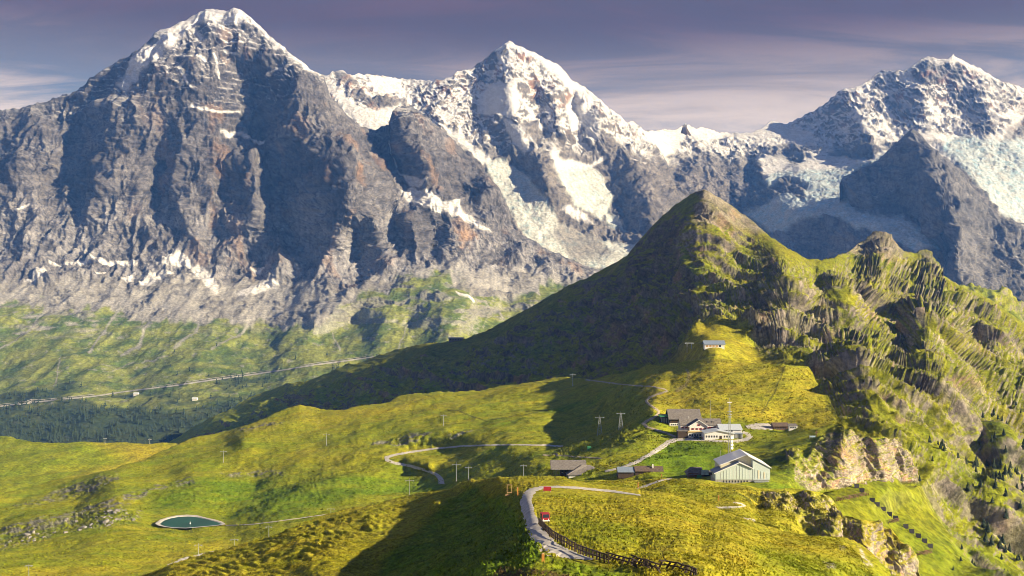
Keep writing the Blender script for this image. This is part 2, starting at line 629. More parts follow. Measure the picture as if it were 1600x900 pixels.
E = Layer("mountain", xs_e, sky_e, [(-420, 720), (250, 720), (420, 690), (620, 640), (800, 560), (1000, 520)], XS, base_e, off_e, back=(120, 0.9, 5), top_jag=4.5, jag_len=16)
x, y, p = E.x, E.y, E.p
wx, wy = warp(x, y, 5.0, 22)
fanq = fbm(np.stack([p[:, 0] / 150, p[:, 1] / 900, p[:, 2] / 900], -1), 4)
wall = 1 - sstep(-10, 12, wy + 26 * fanq - np.interp(wx, [-420, 0, 120, 300, 420, 560, 640, 690, 760, 900, 1000], [432, 452, 438, 432, 440, 446, 424, 410, 418, 436, 444]))
topf = sstep(0, 22, y - np.repeat(E.top[None], E.nr, 0).ravel())
rr, rib = rock_relief(p, 105, 36, 22, 8, 34, 20, dip=(0.05, 0), big=330, big_amp=75)
d = rr * wall * lerp(0.25, 1, topf)
benches = (1 - wall) * sstep(0.0, 0.3, fbm(np.stack([p[:, 0] / 170, p[:, 1] / 170, p[:, 2] / 40], -1) + 2.2, 4)) * sstep(540, 480, wy)
d += benches * 0.45 * rr
d += (1 - wall) * (16 * fbm(p / np.array([160, 160, 160]), 5) + 9 * (ridged(np.stack([p[:, 0] / 110, p[:, 1] / 420, p[:, 2] / 900], -1), 4) - .4))
E.displace(d)
N = E.normals().reshape(-1, 3); p = E.p
zc = p[:, 2]
c = rock_colour(p, (0.058, 0.050, 0.051), (0.195, 0.172, 0.166), 320, (0.05, 0), 32, 0.6)
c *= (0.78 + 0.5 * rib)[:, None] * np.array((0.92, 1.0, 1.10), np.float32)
# paler limestone low on the wall, rusty and ochre stains
c *= (1 + np.array((1.05, 1.13, 1.18), np.float32)[None] * (sstep(620, 0, zc) * (0.75 + 0.45 * fbm(p / 180, 4)).clip(0, 1))[:, None])
rust = sstep(0.18, 0.55, fbm(np.stack([p[:, 0] / 160, p[:, 1] / 160, zc / 330], -1) + 9.1, 4)) * wall
rust *= np.clip(sstep(150, 300, wx) * 0.45 + masks(wx, wy, [[(255, 92), (285, 85), (290, 130), (262, 138)], [(315, 125), (330, 128), (325, 152), (312, 148)], [(545, 235), (562, 250), (560, 310), (546, 300)], [(180, 200), (200, 205), (205, 250), (182, 260)], [(240, 275), (290, 270), (280, 300), (245, 297)], [(690, 360), (770, 365), (780, 410), (690, 408)]], soft=10), 0, 1)
c = mixc(c, (0.36, 0.22, 0.125), 0.6 * rust)
# talus and pastures
gr = sstep(-0.2, 0.2, 0.6 * fbm(p / 210, 5) + 0.75 * fbm(np.stack([(p[:, 0] + 0.25 * p[:, 1]) / 70, p[:, 1] / 700, p[:, 2] / 900], -1), 4) + (wy - np.interp(wx, [-420, 0, 150, 300, 420, 500, 560, 640, 700, 760, 860, 1000], [462, 468, 484, 504, 512, 496, 462, 436, 424, 462, 448, 455])) / 26) * (1 - wall)
scree_c = np.array((0.30, 0.295, 0.295), np.float32)[None] * (1 + 0.3 * fbm(np.stack([p[:, 0] / 20, p[:, 1] / 160, zc / 200], -1), 4))[:, None]
c = c + (scree_c - c) * (1 - wall)[:, None]
fan = masks(wx, wy, [[(330, 470), (400, 462), (480, 435), (560, 430), (600, 425), (575, 450), (520, 485), (480, 500), (430, 500), (395, 500), (380, 490)],
                     [(240, 450), (330, 452), (345, 475), (320, 485), (240, 480)], [(700, 415), (850, 425), (840, 445), (800, 470), (770, 465), (740, 455)], [(380, 490), (400, 505), (395, 515), (372, 505)]], soft=5)
g_l = np.array((0.21, 0.235, 0.055), np.float32); g_d = np.array((0.085, 0.130, 0.032), np.float32)
gm = sstep(-0.45, 0.45, fbm(p / 130 + 4.4, 6))[:, None]
gc = g_d + (g_l - g_d) * gm
gc = gc * (1 + 0.4 * fbm(p / 24, 3))[:, None]
steep = sstep(0.80, 0.58, N[:, 2])
outcrop = sstep(0.12, 0.4, fbm(np.stack([p[:, 0] / 130, p[:, 1] / 130, zc / 22], -1) + 2.2, 4)) * masks(wx, wy, [[(0, 470), (80, 460), (230, 470), (270, 500), (200, 520), (60, 525), (0, 540)]], soft=12)
streams = masks(wx, wy, (), [(2.6, (245, 470), (228, 510), (215, 545), (190, 558)), (2.2, (325, 470), (305, 520), (272, 545)), (1.8, (400, 500), (360, 530), (330, 545)), (1.8, (185, 485), (160, 520), (140, 552)), (1.5, (72, 480), (55, 505), (30, 530), (0, 545)), (1.1, (95, 555), (85, 600)), (1.1, (265, 555), (222, 570)), (1.2, (760, 440), (735, 460), (742, 452)), (1.3, (745, 465), (780, 490), (790, 497)), (0.9, (210, 565), (175, 585)), (1.0, (640, 500), (620, 550)), (1.0, (520, 520), (530, 545))])
outcrop = np.maximum(outcrop, benches * 0.9)
c = mixc(c, (0.17, 0.165, 0.165), benches * 0.75)
gr = np.clip(gr * (1 - 0.9 * fan) * (1 - 0.6 * steep) * (1 - 0.85 * outcrop), 0, 1)
gr *= (1 - 0.85 * streams)
gr *= 1 - 0.6 * sstep(0.35, 0.6, fbm(p / 40 + 8, 4))
c = c + (gc - c) * gr[:, None]
# dark woods towards the valley floor
wood = sstep(-0.1, 0.35, fbm(p / 260 + 1.7, 5) + (wy - np.interp(wx, [-420, 0, 200, 400, 600], [610, 612, 618, 600, 585])) / 60) * (1 - wall)
c = mixc(c, (0.030, 0.048, 0.026), wood * 0.85 * sstep(560, 600, wy))
# snow: ledges, cap and shadowed patches
ledge = sstep(0.42, 0.70, N[:, 2] + 0.30 * fbm(p / np.array([60, 60, 60]), 4))
hi = sstep(750, 1500, zc + 330 * fbm(p / 300, 3))
hi *= 1 - 0.9 * poly_mask(x, y, [(445, 130), (470, 110), (510, 150), (600, 230), (700, 205), (800, 330), (760, 360), (600, 330), (540, 330), (470, 330), (440, 300)], 12)
snow = ledge * hi * sstep(-0.25, 0.3, fbm(p / np.array([55, 55, 16]), 4) + 0.25 * hi)
cap = masks(wx, wy, [[(289, 45), (294, 24), (315, 14), (343, 11), (366, 8), (383, 20), (388, 36), (372, 40), (360, 36), (345, 33), (330, 36), (312, 37), (303, 45), (318, 58), (310, 62), (297, 45)],
                     [(294, 24), (290, 48), (272, 70), (252, 95), (218, 120), (190, 138), (180, 130), (206, 95), (235, 66), (270, 46)]], [(3, (385, 25), (420, 55), (460, 88), (500, 118)), (2.0, (335, 88), (342, 118)), (2.5, (345, 203), (385, 210), (412, 222)), (2, (300, 165), (345, 178), (368, 178)), (2, (352, 80), (372, 88)), (2, (282, 105), (300, 138)), (1.8, (295, 92), (322, 92))], soft=4)
cap *= sstep(-0.75, -0.05, fbm(p / np.array([30, 30, 60]), 4) + 0.35)
patch = masks(wx * 0.6 + x * 0.4, wy * 0.6 + y * 0.4, [
    [(243, 411), (270, 402), (282, 395), (293, 402), (297, 414), (310, 411), (323, 424), (335, 440), (344, 450), (339, 459), (325, 449), (305, 430), (298, 418), (288, 414), (262, 414)],
    [(187, 432), (208, 427), (213, 432), (205, 437)], [(214, 440), (235, 424), (250, 420), (273, 427), (255, 434), (240, 441), (232, 447), (222, 446)],
    [(368, 458), (395, 447), (420, 438), (439, 441), (430, 450), (405, 458), (385, 462)], [(385, 415), (413, 416), (405, 422)], [(39, 440), (62, 426), (79, 431), (70, 440), (50, 441)],
    [(620, 267), (640, 274), (668, 282), (660, 291), (643, 290)],
    [(626, 295), (643, 290), (665, 300), (690, 315), (720, 326), (745, 340), (777, 358), (750, 352), (720, 339), (695, 331), (680, 334), (655, 321), (640, 313), (630, 306)]],
    [(2.6, (79, 413), (110, 410), (150, 406)), (3.0, (157, 409), (185, 406), (214, 405)), (1.5, (25, 328), (45, 322)), (1.5, (72, 375), (82, 373)), (1.5, (612, 225), (620, 262)), (1.2, (150, 428), (163, 425)), (2.0, (715, 458), (740, 470))], soft=2.0)
c = mixc(c, SNOW, np.clip(np.maximum.reduce([snow * 0.95, cap, patch]), 0, 1))
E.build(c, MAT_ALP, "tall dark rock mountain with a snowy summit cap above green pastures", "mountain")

# ---- the white pyramid in the middle
sky_m = [(440, 140), (495, 122), (508, 119), (521, 112), (533, 111), (550, 119), (561, 115), (589, 118), (624, 122), (645, 124), (680, 127), (701, 121), (715, 111), (732, 109), (746, 101), (767, 84),
         (788, 68), (795, 64), (813, 72), (830, 80), (851, 91), (872, 101), (883, 112), (893, 124), (914, 136), (935, 154), (956, 171), (979, 190), (990, 189), (1000, 198), (1009, 205), (1044, 203), (1070, 210), (1140, 230)]
base_m = [(440, 140, 7300), (533, 111, 7350), (624, 122, 7500), (701, 121, 7450), (795, 64, 7460), (893, 124, 7500), (979, 190, 7500), (1044, 203, 7700), (1140, 230, 7600),
          (440, 220, 6700), (600, 200, 6800), (700, 200, 7000), (800, 150, 7150), (880, 180, 7150), (960, 230, 7150), (1040, 260, 7150), (1140, 300, 7000),
          (640, 260, 6600), (740, 250, 6650), (820, 250, 6700), (900, 270, 6650), (980, 300, 6600), (1060, 320, 6600), (1140, 380, 6500),
          (800, 330, 6150), (880, 370, 6000), (940, 390, 5950), (1000, 390, 5950), (800, 420, 5700), (1000, 450, 5700), (600, 420, 6000), (1140, 470, 5900)]
off_m = [[(795, 64, 0), (790, 110, -110), (800, 160, -170), (815, 200, -150)], [(767, 90, 20), (752, 130, 90), (735, 170, 60)], [(830, 85, -40), (850, 130, -60), (872, 170, -120), (880, 210, -160)],
         [(835, 140, 50), (845, 190, 60)], [(893, 124, -40), (905, 165, -20)], [(898, 150, 90), (905, 190, 120), (900, 225, 110)], [(925, 160, -60), (935, 200, -140), (945, 220, -160)],
         [(960, 190, -60), (985, 230, -140), (1010, 280, -220), (1015, 330, -230), (1030, 360, -200)], [(950, 260, 80), (965, 310, 100), (980, 350, 80)],
         [(800, 190, -130), (815, 215, -130), (828, 235, -90)], [(785, 220, 80), (778, 240, 80)], [(835, 240, -140), (850, 270, -180), (865, 300, -150)], [(818, 255, 60), (828, 290, 70)],
         [(878, 250, 40), (890, 285, 60)], [(715, 111, -30), (700, 150, -70), (690, 190, -60)], [(660, 130, 20), (660, 180, 40)], [(1040, 230, 40), (1050, 280, 110)]]
M = Layer("mountain", cols(440, 1140, XS), sky_m, [(440, 260), (560, 260), (640, 330), (720, 380), (800, 450), (940, 460), (1140, 400)], XS, base_m, off_m, back=(120, 0.9, 5), top_jag=4.0, jag_len=12, jag_seed=5)
x, y, p = M.x, M.y, M.p
wx, wy = warp(x, y, 4.0, 18, 3)
icefall = masks(wx, wy, [[(757, 252), (785, 250), (800, 260), (815, 265), (836, 290), (850, 310), (862, 325), (870, 345), (890, 355), (930, 372), (960, 380), (995, 378), (1000, 385), (960, 420), (880, 410), (850, 388), (820, 370), (806, 345), (790, 318), (772, 290), (762, 270)],
                         [(872, 262), (905, 262), (930, 265), (945, 285), (958, 305), (950, 330), (940, 345), (915, 330), (900, 322), (885, 300), (876, 280)], [(945, 330), (960, 340), (975, 360), (950, 350)]], soft=4)
dirt = masks(wx, wy, [[(870, 345), (905, 350), (935, 370), (960, 400), (900, 410), (880, 385), (862, 370)]], soft=10)
topf = sstep(0, 14, y - np.repeat(M.top[None], M.nr, 0).ravel())
SM = [[(795, 60), (830, 78), (872, 100), (893, 124), (914, 138), (905, 150), (890, 145), (870, 120), (850, 100), (830, 84), (810, 76)], [(765, 130), (800, 135), (815, 165), (800, 185), (775, 180), (745, 178), (752, 150)], [(785, 185), (800, 187), (815, 210), (828, 232), (820, 242), (806, 228), (790, 205)], [(505, 121), (540, 145), (560, 168), (600, 172), (625, 162), (632, 168), (610, 180), (600, 205), (575, 205), (555, 190), (530, 165)], [(585, 118), (624, 122), (628, 140), (600, 145), (580, 132)], [(690, 196), (720, 210), (750, 235), (770, 250), (755, 258), (735, 240), (700, 208)], [(862, 245), (885, 250), (920, 258), (932, 265), (900, 270), (870, 268)], [(1005, 206), (1044, 203), (1070, 205), (1060, 235), (1040, 245), (1020, 225)]]
smooth_snow = masks(wx, wy, SM, soft=5)
rr, rib = rock_relief(p, 80, 34, 26, 6, 32, 7, dip=(-0.12, 0.0), big=340, big_amp=40)
d = rr * (1 - 0.85 * icefall) * (1 - 0.8 * smooth_snow) * lerp(0.25, 1, topf)
d += icefall * (7 * (ridged(p / np.array([48, 16, 10]), 3) - 0.4) + 12 * fbm(p / 110, 3))
M.displace(d)
N = M.normals().reshape(-1, 3); p = M.p; zc = p[:, 2]
c = rock_colour(p, (0.085, 0.08, 0.084), (0.21, 0.195, 0.192), 260, (-0.12, 0), 30, 0.5)
rust = sstep(0.05, 0.5, fbm(p / 120 + 3, 4)) * sstep(900, 1250, zc)
c = mixc(c, (0.26, 0.15, 0.10), 0.75 * rust)
hi = sstep(760, 1060, zc + 120 * fbm(p / 200, 3))
ledge = sstep(0.34, 0.50, N[:, 2] + 0.42 * fbm(p / np.array([85, 85, 34]), 4) + 0.9 * (0.32 - rib))
snow = np.clip(hi * ledge * 1.2, 0, 1) * sstep(-0.55, -0.1, fbm(p / np.array([70, 70, 36]) + 2, 4) + 0.2)
wsn = masks(wx, wy, [[(795, 60), (830, 78), (872, 100), (893, 124), (914, 138), (905, 150), (890, 145), (870, 120), (850, 100), (830, 84), (810, 76)],
                     [(765, 130), (800, 135), (815, 165), (800, 185), (775, 180), (745, 178), (752, 150)], [(890, 150), (915, 145), (925, 165), (940, 205), (925, 230), (915, 200), (890, 205), (884, 170)],
                     [(785, 185), (800, 187), (815, 210), (828, 232), (820, 242), (806, 228), (790, 205)], [(505, 121), (540, 145), (560, 168), (600, 172), (625, 162), (632, 168), (610, 180), (600, 205), (575, 205), (555, 190), (530, 165)],
                     [(585, 118), (624, 122), (628, 140), (600, 145), (580, 132)], [(690, 196), (720, 210), (750, 235), (770, 250), (755, 258), (735, 240), (700, 208)], [(862, 245), (885, 250), (920, 258), (932, 265), (900, 270), (870, 268)], [(852, 225), (865, 232), (870, 252), (860, 250)],
                     [(875, 330), (890, 322), (905, 328), (930, 352), (915, 345), (890, 336)], [(1005, 206), (1044, 203), (1070, 205), (1060, 235), (1040, 245), (1020, 225)]],
            [(2.5, (778, 85), (805, 140), (830, 175), (845, 200)), (3, (925, 258), (945, 245)), (1.5, (985, 245), (1008, 256))], soft=3)
snow = np.maximum(snow, wsn)
rocks = masks(wx, wy, [[(555, 140), (580, 150), (630, 155), (640, 162), (600, 170), (575, 168), (568, 158), (545, 148)], [(835, 185), (850, 190), (858, 205), (840, 222), (826, 210), (812, 190)], [(930, 200), (960, 215), (1010, 250), (1000, 256), (970, 240), (940, 230)],
                       [(520, 108), (548, 116), (552, 132), (535, 130), (522, 120)], [(795, 225), (815, 222), (825, 240), (812, 256), (795, 250)]], soft=3)
snow *= 1 - 0.85 * rocks * (1 - wsn)
c = mixc(c, SNOW, np.clip(snow, 0, 1))
ic = np.array((0.50, 0.52, 0.51), np.float32)[None] * (1 + 0.22 * fbm(p / 22, 3))[:, None]
ic = mixc(ic, (0.30, 0.43, 0.49), sstep(0.1, 0.5, fbm(p / 40 + 6, 3)) * 0.6)
c = c + (ic - c) * (icefall * (1 - 0.75 * dirt))[:, None]
c = mixc(c, (0.30, 0.285, 0.27), dirt * 0.6 * sstep(-0.3, 0.3, fbm(p / 45, 4)))
M.build(c, MAT_ALP, "snow covered pyramid peak with an icefall below it", "mountain")

# ---- the long snowy mountain on the right
sky_j = [(930, 260), (1000, 210), (1009, 205), (1044, 203), (1060, 201), (1066, 196), (1077, 196), (1084, 200), (1106, 200), (1119, 207), (1145, 208), (1171, 208), (1185, 203), (1202, 190), (1215, 189), (1224, 195), (1241, 188), (1272, 173),
         (1294, 159), (1311, 142), (1320, 138), (1333, 138), (1351, 129), (1373, 113), (1380, 110), (1395, 111), (1417, 109), (1438, 94), (1450, 90), (1460, 90), (1478, 93), (1489, 86), (1504, 94), (1535, 109), (1565, 127), (1600, 137), (1700, 165), (2000, 260)]
base_j = [(930, 260, 7700), (1009, 205, 7800), (1145, 208, 8200), (1241, 188, 8150), (1311, 142, 8000), (1395, 111, 7950), (1489, 86, 7900), (1600, 137, 7950), (2000, 260, 8000),
          (1050, 260, 7350), (1150, 270, 7350), (1230, 240, 7700), (1320, 230, 7550), (1420, 190, 7500), (1520, 195, 7450), (1600, 190, 7500), (1250, 262, 7150), (1330, 255, 7100), (1600, 250, 6900), (1480, 240, 7000),
          (1060, 340, 7000), (1160, 330, 6900), (1230, 320, 6600), (1300, 320, 6330), (1330, 345, 5960), (1380, 354, 5740), (1440, 372, 5530), (1470, 392, 5450), (1600, 350, 6300), (1200, 400, 6350), (1300, 420, 5950), (1450, 430, 5450), (1050, 470, 6600), (1300, 480, 6000), (1600, 480, 5600), (2000, 480, 6000), (2000, 350, 6700)]
off_j = [[(1311, 142, -30), (1328, 170, -130), (1340, 200, -220), (1358, 225, -260)], [(1300, 180, 60), (1290, 220, 40)], [(1373, 120, 40), (1390, 160, 60), (1400, 195, 50)], [(1438, 100, -50), (1445, 140, -70), (1440, 185, -60)],
         [(1480, 110, 20), (1470, 160, 60)], [(1520, 115, -40), (1530, 160, -90), (1548, 195, -130)], [(1500, 150, 40), (1505, 190, 60)], [(1130, 215, 40), (1090, 250, 100), (1080, 300, 110)], [(1150, 215, -60), (1152, 260, -90), (1150, 310, -60)],
         [(1172, 240, 40), (1165, 280, 40)], [(1185, 250, -80), (1193, 280, -140), (1200, 310, -100)], [(1560, 230, 30), (1580, 300, 40)], [(1225, 275, -80), (1232, 300, -100)], [(1250, 345, -30), (1280, 345, -60), (1320, 360, -60)], [(1240, 370, 60), (1290, 380, 60)]]
J = Layer("mountain", np.concatenate([cols(930, 1620, XS), np.arange(1630, 2000, 10)]), sky_j, [(930, 460), (1100, 420), (1250, 440), (1500, 480), (2000, 500)], XS, base_j, off_j, back=(120, 0.9, 5), top_jag=4.0, jag_len=11, jag_seed=9)
x, y, p = J.x, J.y, J.p
wx, wy = warp(x, y, 4.0, 18, 6)
icefall = masks(wx, wy, [[(1192, 282), (1215, 268), (1270, 265), (1310, 262), (1345, 255), (1385, 242), (1330, 268), (1318, 280), (1325, 310), (1340, 330), (1360, 335), (1412, 340), (1420, 352), (1466, 370), (1470, 388), (1430, 392), (1400, 378), (1360, 358), (1330, 352), (1310, 340), (1290, 338), (1255, 340), (1235, 350), (1222, 365), (1205, 362), (1165, 335), (1195, 318), (1230, 305), (1258, 310), (1260, 290), (1245, 278), (1225, 274), (1205, 290)],
                         [(1480, 215), (1510, 212), (1560, 222), (1600, 215), (1640, 230), (1640, 365), (1600, 350), (1560, 330), (1530, 290), (1505, 262), (1470, 232)]], soft=4)
serac = masks(wx, wy, [[(1010, 206), (1060, 205), (1055, 232), (1040, 244), (1018, 222)], [(1160, 215), (1190, 214), (1275, 214), (1265, 226), (1200, 228), (1170, 226)]], soft=3)
topf = sstep(0, 14, y - np.repeat(J.top[None], J.nr, 0).ravel())
SJ = [[(1009, 203), (1044, 201), (1085, 199), (1110, 198), (1145, 206), (1175, 208), (1205, 188), (1224, 193), (1265, 205), (1275, 222), (1262, 228), (1200, 228), (1165, 222), (1140, 214), (1110, 222), (1060, 235)], [(1195, 240), (1225, 242), (1240, 258), (1275, 240), (1300, 225), (1290, 245), (1345, 248), (1400, 232), (1380, 245), (1330, 262), (1270, 268), (1215, 270), (1192, 280), (1190, 255)], [(1335, 160), (1350, 190), (1370, 210), (1400, 215), (1375, 218), (1350, 205), (1338, 180)], [(1400, 200), (1440, 205), (1480, 210), (1530, 215), (1560, 208), (1600, 175), (1600, 190), (1575, 225), (1480, 225), (1440, 215)], [(1450, 88), (1489, 84), (1535, 108), (1565, 128), (1545, 120), (1505, 100), (1470, 95)], [(1540, 170), (1575, 178), (1600, 178), (1600, 190), (1560, 182)]]
smooth_snow = masks(wx, wy, SJ, soft=5)
rr, rib = rock_relief(p, 72, 38, 24, 6, 30, 5, dip=(-0.05, 0.0), big=320, big_amp=40, slant=0.35)
d = rr * (1 - 0.85 * icefall) * (1 - 0.8 * smooth_snow) * lerp(0.2, 1, topf)
d += icefall * (10 * (ridged(p / np.array([50, 17, 11]), 3) - 0.4) + 14 * fbm(p / 120, 3)) + serac * 10 * fbm(p / 24, 3)
J.displace(d)
N = J.normals().reshape(-1, 3); p = J.p; zc = p[:, 2]
c = rock_colour(p, (0.075, 0.074, 0.084), (0.185, 0.178, 0.188), 260, (-0.05, 0), 30, 0.5)
c = mixc(c, (0.25, 0.14, 0.10), 0.6 * sstep(0.1, 0.5, fbm(p / 110 + 3, 4)) * sstep(900, 1200, zc))
hi = sstep(820, 1060, zc + 110 * fbm(p / 200, 3))
ledge = sstep(0.30, 0.46, N[:, 2] + 0.36 * fbm(p / np.array([55, 55, 110]), 4) + 1.1 * (0.32 - rib))
snow = np.clip(hi * ledge * 1.25, 0, 1) * sstep(-0.55, -0.1, fbm(p / np.array([60, 60, 90]) + 2, 4) + 0.16)
bigsn = masks(wx, wy, [[(1009, 203), (1044, 201), (1085, 199), (1110, 198), (1145, 206), (1175, 208), (1205, 188), (1224, 193), (1265, 205), (1275, 222), (1262, 228), (1200, 228), (1165, 222), (1140, 214), (1110, 222), (1095, 250), (1085, 275), (1075, 262), (1060, 240), (1030, 240)],
                     [(1195, 240), (1225, 242), (1240, 258), (1275, 240), (1300, 225), (1290, 245), (1345, 248), (1400, 232), (1380, 245), (1330, 262), (1270, 268), (1215, 270), (1192, 280), (1190, 255)], [(1185, 232), (1190, 245), (1194, 262), (1180, 250)],
                     [(1335, 160), (1350, 190), (1370, 210), (1400, 215), (1375, 218), (1350, 205), (1338, 180)], [(1450, 90), (1489, 84), (1535, 108), (1565, 128), (1545, 120), (1505, 100), (1470, 95)], [(1400, 200), (1440, 205), (1480, 210), (1530, 215), (1560, 208), (1600, 175), (1600, 190), (1575, 225), (1480, 225), (1440, 215)],
                     [(1540, 170), (1575, 178), (1600, 178), (1600, 190), (1560, 182)], [(1448, 222), (1470, 225), (1500, 250), (1490, 255)]], soft=3)
rocks = masks(wx, wy, [[(1195, 232), (1230, 226), (1262, 230), (1258, 248), (1235, 255), (1210, 245)], [(1205, 285), (1220, 275), (1245, 280), (1255, 300), (1235, 310), (1212, 305)], [(1440, 95), (1500, 105), (1510, 125), (1450, 130), (1420, 118)], [(1540, 185), (1560, 190), (1555, 208), (1530, 205), (1505, 195)],
                       [(1345, 200), (1362, 215), (1372, 228), (1350, 240), (1340, 225)], [(1575, 200), (1600, 185), (1640, 190), (1640, 260), (1600, 240), (1560, 232)]], soft=4)
snow = np.maximum(snow * (1 - 0.75 * rocks), bigsn * sstep(-0.7, -0.3, fbm(p / 40, 4)) * (1 - 0.6 * rocks))
c = mixc(c, SNOW, np.clip(snow, 0, 1))
ic = np.array((0.43, 0.49, 0.53), np.float32)[None] * (1 + 0.2 * fbm(p / 24, 3))[:, None]
ic = mixc(ic, (0.26, 0.42, 0.54), sstep(0.0, 0.5, fbm(p / 45 + 6, 3)) * 0.65)
ic = mixc(ic, (0.50, 0.47, 0.44), sstep(0.15, 0.5, fbm(p / 90 + 1, 3)) * 0.5)
c = c + (ic - c) * icefall[:, None]
J.build(c, MAT_ALP, "long snowy mountain with broad hanging glaciers", "mountain")

# ---- dark rock shoulder standing in front of the glaciers
sky_s = [(1290, 440), (1300, 350), (1308, 300), (1316, 278), (1345, 265), (1373, 249), (1395, 230), (1412, 213), (1425, 201), (1436, 206), (1447, 219), (1469, 243), (1504, 269), (1522, 295), (1540, 318), (1557, 335), (1600, 352), (1660, 372), (2000, 420)]
# right of the pass below: lower edge against the glacier tongue
base_s = [(1290, 440, 6000), (1316, 278, 6250), (1373, 249, 6150), (1425, 201, 6050), (1469, 243, 6050), (1522, 295, 5950), (1600, 352, 5850), (2000, 420, 5900),
          (1340, 330, 6080), (1412, 339, 5830), (1466, 370, 5650), (1425, 290, 5880), (1500, 330, 5600), (1320, 380, 5900), (1420, 400, 5450), (1500, 400, 5350), (1600, 420, 5450), (1450, 520, 5000), (1600, 520, 4950), (1300, 520, 5500), (2000, 540, 5000)]
off_s = [[(1425, 201, 0), (1440, 240, -120), (1462, 290, -230), (1490, 340, -300), (1500, 400, -320), (1510, 450, -300)], [(1400, 260, 40), (1400, 320, 80), (1430, 380, 60)], [(1530, 340, 40), (1550, 400, 60)], [(1345, 280, -40), (1362, 310, -60)], [(1590, 370, -80), (1600, 430, -80)]]
S = Layer("mountain", np.concatenate([cols(1312, 1620, XS), np.arange(1630, 2000, 10)]), sky_s, [(1308, 285), (1316, 288), (1325, 316), (1345, 336), (1412, 346), (1418, 354), (1466, 380), (1474, 398), (1482, 470), (1500, 500), (2000, 560)], XS, base_s, off_s, back=(60, 1.2, 4), top_jag=3.0, jag_len=12, jag_seed=2)
x, y, p = S.x, S.y, S.p
wx, wy = warp(x, y, 4.0, 18, 8)
tongue = np.zeros(len(x))
topf = sstep(0, 14, y - np.repeat(S.top[None], S.nr, 0).ravel())
rr, rib = rock_relief(p, 110, 46, 30, 7, 34, 5, dip=(0.25, 0), big=420, big_amp=50)
d = rr * lerp(0.25, 1, topf) * (1 - 0.8 * tongue) + tongue * 13 * (ridged(p / np.array([42, 20, 13]), 3) - .3)
S.displace(d)
N = S.normals().reshape(-1, 3); p = S.p
c = rock_colour(p, (0.075, 0.078, 0.09), (0.18, 0.178, 0.19), 260, (0.25, 0), 30, 0.5)
sn = sstep(0.55, 0.8, N[:, 2] + 0.2 * fbm(p / 30, 3)) * sstep(0.4, 0.6, fbm(p / 60, 3)) * 0.5
sn = np.maximum(sn, masks(wx, wy, [[(1445, 216), (1470, 226), (1502, 250), (1495, 258), (1470, 244)]], soft=2))
c = mixc(c, SNOW, sn)
ic = np.array((0.58, 0.66, 0.72), np.float32)[None] * (1 + 0.2 * fbm(p / 20, 3))[:, None]
c = c + (ic - c) * tongue[:, None]
S.build(c, MAT_ALP, "bare dark rock shoulder in front of the hanging glaciers", "mountain")
# ------------------------------------------------------------------ grassy ridge, saddle and knoll
GOLD = np.array((0.43, 0.345, 0.028), np.float32)
OLIVE = np.array((0.295, 0.300, 0.018), np.float32)
GREEN = np.array((0.145, 0.230, 0.011), np.float32)
DKGREEN = np.array((0.036, 0.066, 0.007), np.float32)


def turf(p, gold, patch=60., fine=6., seed=0.0):
    """mottled turf; gold is an array 0..1 (dry grass share)"""
    g = np.clip(gold + 0.26 * fbm(p / patch + seed, 5) + 0.12 * fbm(p / fine + seed, 3), 0, 1)
    c = np.where((g < 0.5)[:, None], GREEN + (OLIVE - GREEN) * (g * 2)[:, None], OLIVE + (GOLD - OLIVE) * (g * 2 - 1)[:, None])
    dk = sstep(0.22, 0.6, fbm(p / (patch * 0.35) + seed + 7.7, 5)) * (1 - 0.75 * gold)
    c = mixc(c.astype(np.float32), DKGREEN, 0.5 * dk)
    return c * (1 + 0.16 * fbm(p / (fine * 0.5) + 3.3, 3))[:, None]


